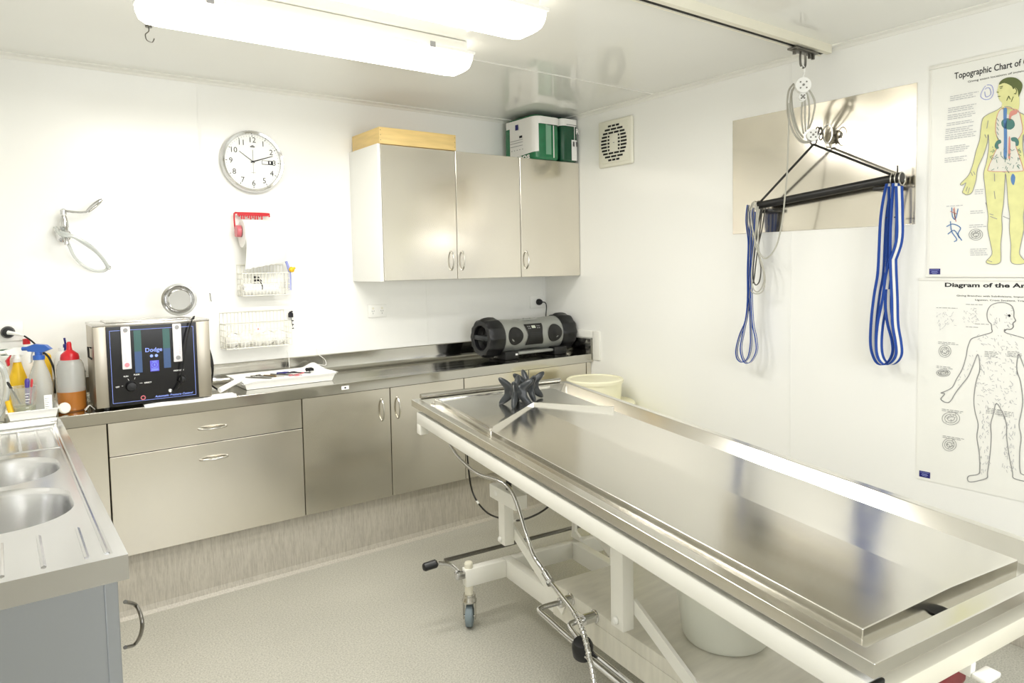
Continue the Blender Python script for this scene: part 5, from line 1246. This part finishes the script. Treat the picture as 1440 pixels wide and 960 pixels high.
# lower chart, bottom edge lifting off the wall
t = thing('anatomy_chart', 'lower wall chart with a line-drawn figure of the arteries', 'chart', (0, -2.9, .55), 'hanging anatomy charts')
b = MB(); b.box((-.003, -3.31, .553), (-.0005, -2.448, 1.384)); b.build('chart_sheet', 'poster', t, 0)
b = MB(); b.box((-.006, -3.31, 1.372), (-.0035, -2.448, 1.384), .001); b.build('edge_strip', 'trim', t)
p = at(1328, 403, 'x', -.004); q = at(1440, 405, 'x', -.004)
text('Diagram of the Arteries', 'ink', t, (-.0035, p.y, p.z-.0), (0, -1, 0), (0, 0, 1), width=(p.y-q.y)*1.32, height=.022, bold=.03)
p = at(1345, 415, 'x', -.004); text('Giving Branches with Subdivisions, Important', 'ink', t, (-.0035, p.y, p.z-.004), (0, -1, 0), (0, 0, 1), width=.25, height=.008, bold=.005)
p = at(1371, 421, 'x', -.004); text('Ligation, Cross Sections, Triangles', 'ink', t, (-.0035, p.y, p.z-.004), (0, -1, 0), (0, 0, 1), width=.19, height=.008, bold=.005)
hh = [(352, 262), (350, 275), (300, 290), (272, 300), (262, 318), (255, 340), (250, 370), (235, 420), (212, 460), (195, 492), (168, 508), (150, 515), (165, 518), (150, 538), (160, 548), (170, 552), (182, 552), (192, 542), (210, 512), (228, 488), (258, 450), (278, 405), (296, 362), (304, 395), (303, 430), (290, 470), (281, 540), (286, 590), (298, 640), (293, 690), (302, 750), (305, 820), (296, 838), (262, 844), (256, 858), (270, 868), (330, 854), (335, 830), (345, 760), (350, 690), (348, 640), (358, 600), (371, 556)]
CXC = 378
rr = mirror(hh); rr = [(x_ if y_ < 600 else x_+(y_-600)*.06, y_) for x_, y_ in rr]
out = [zp(q, 2) for q in hh]+[zp(q, 2) for q in rr][1:]
lines('figure_outline', [cat(out, 4)], 'greyink', t, .0032)
hd2 = [(404, 268), (412, 262), (428, 262), (438, 252), (436, 238), (447, 228), (440, 212), (440, 190), (430, 168), (405, 157), (375, 157), (348, 168), (335, 190), (334, 215), (340, 232), (350, 242), (352, 265)]
lines('head_outline', [cat([zp(q, 2) for q in hd2], 4)], 'greyink', t, .003)
random.seed(9); P = []
def inside(x_, y_):
    if 170 < y_ < 250: return 345 < x_ < 430
    if 285 < y_ < 420: return 285 < x_ < 455
    if 420 <= y_ < 560: return 292 < x_ < 455 
    if 560 <= y_ < 830: return (303 < x_ < 343) or (395 < x_ < 445)
    return False
n_ = 0
while n_ < 330:
    x_, y_ = random.uniform(200, 460), random.uniform(165, 830)
    arm = abs((x_-262)-(380-y_)*.45) < 12 and 320 < y_ < 490 and x_ < 290
    if inside(x_, y_) or arm:
        a = random.gauss(PI/2 if y_ > 560 else .6, .6); l = random.uniform(4, 16); P.append([zp((x_, y_), 2), zp((x_+l*math.cos(a)*.8, y_+l*math.sin(a)), 2)]); n_ += 1
lines('artery_lines', P, 'paleink', t, .0018)
b = MB(); q = zp((421, 208), 2); b.lathe([(0, 0), (.005, 0), (0, .0004)], q, (-1, 0, 0), 12); b.build('eye_dot', 'ink', t)
for c_, rx, ry, s_ in (((166, 349), 24, 24, 1), ((160, 435), 27, 14, 2), ((190, 616), 35, 25, 3), ((184, 720), 27, 25, 4)): disc('section_sketch', c_, rx, ry, t, 2, s_)
for x_, y_, n_, wd in ((140, 312, 2, .075), (134, 408, 2, .06), (155, 578, 2, .09), (158, 684, 2, .08), (133, 176, 1, .1), (250, 163, 1, .06), (250, 252, 1, .05), (325, 350, 4, .05), (415, 350, 4, .05), (335, 575, 4, .05), (378, 585, 4, .05), (285, 240, 1, .05)):
    p = zp((x_, y_), 2); para(t, p.y, p.z, wd, n_, 2, x_+y_, 'greyink', .006, w=.002)
random.seed(8); P = []
for (x0_, x1_, y0_, y1_) in ((135, 205, 185, 265), (235, 300, 175, 235)):
    for i in range(36):
        x_, y_ = random.uniform(x0_, x1_), random.uniform(y0_, y1_); P.append([zp((x_, y_), 2), zp((x_+random.uniform(-9, 9), y_+random.uniform(-9, 9)), 2)])
lines('small_sketches', P, 'paleink', t, .0014)
plaque(t, 1300, 667)

# ------------------------------------------------------------------ light
def area(name, loc, rot, sx_, sy_, e, col=(1, 1, 1)):
    l = bpy.data.lights.new(name, 'AREA'); l.shape = 'RECTANGLE'; l.size = sx_; l.size_y = sy_; l.energy = e; l.color = col
    o = bpy.data.objects.new(name, l); COL.objects.link(o); o.location = loc; o.rotation_euler = rot; return o
area('batten_lamp', (-1.98, -1.168, 2.27), (0, 0, 0), 1.1, .14, 9, (1, .985, .95))
area('batten_lamp', (-2.07, -1.73, 2.27), (0, 0, 0), 1.1, .14, 9, (1, .985, .95))
area('batten_lamp', (-2.05, -3.46, 2.27), (0, 0, 0), 1.1, .14, 9, (1, .985, .95))  # fill lamp under the added fitting behind the camera
area('window_daylight', (-1.7, YF-.12, 1.5), (R(90), 0, 0), 1.5, .9, 26, (.93, .96, 1))
w = bpy.data.worlds.new('world'); scene.world = w; w.use_nodes = True
sky = w.node_tree.nodes.new('ShaderNodeTexSky'); sky.sky_type = 'HOSEK_WILKIE' if hasattr(sky, 'sky_type') else sky.sky_type
w.node_tree.links.new(sky.outputs[0], w.node_tree.nodes['Background'].inputs[0]); w.node_tree.nodes['Background'].inputs[1].default_value = .5
scene.view_settings.view_transform = 'Standard'; scene.view_settings.look = 'None'; scene.view_settings.exposure = 0.70; scene.view_settings.gamma = 1.0
scene.cycles.max_bounces = 10; scene.cycles.diffuse_bounces = 6; scene.cycles.glossy_bounces = 6; scene.cycles.transmission_bounces = 8; scene.cycles.transparent_max_bounces = 12
scene.cycles.sample_clamp_indirect = 8; scene.cycles.use_denoising = True; scene.cycles.caustics_reflective = True
for o in list(bpy.data.objects):
    if '_o' in o: del o['_o']
bpy.context.view_layer.update()
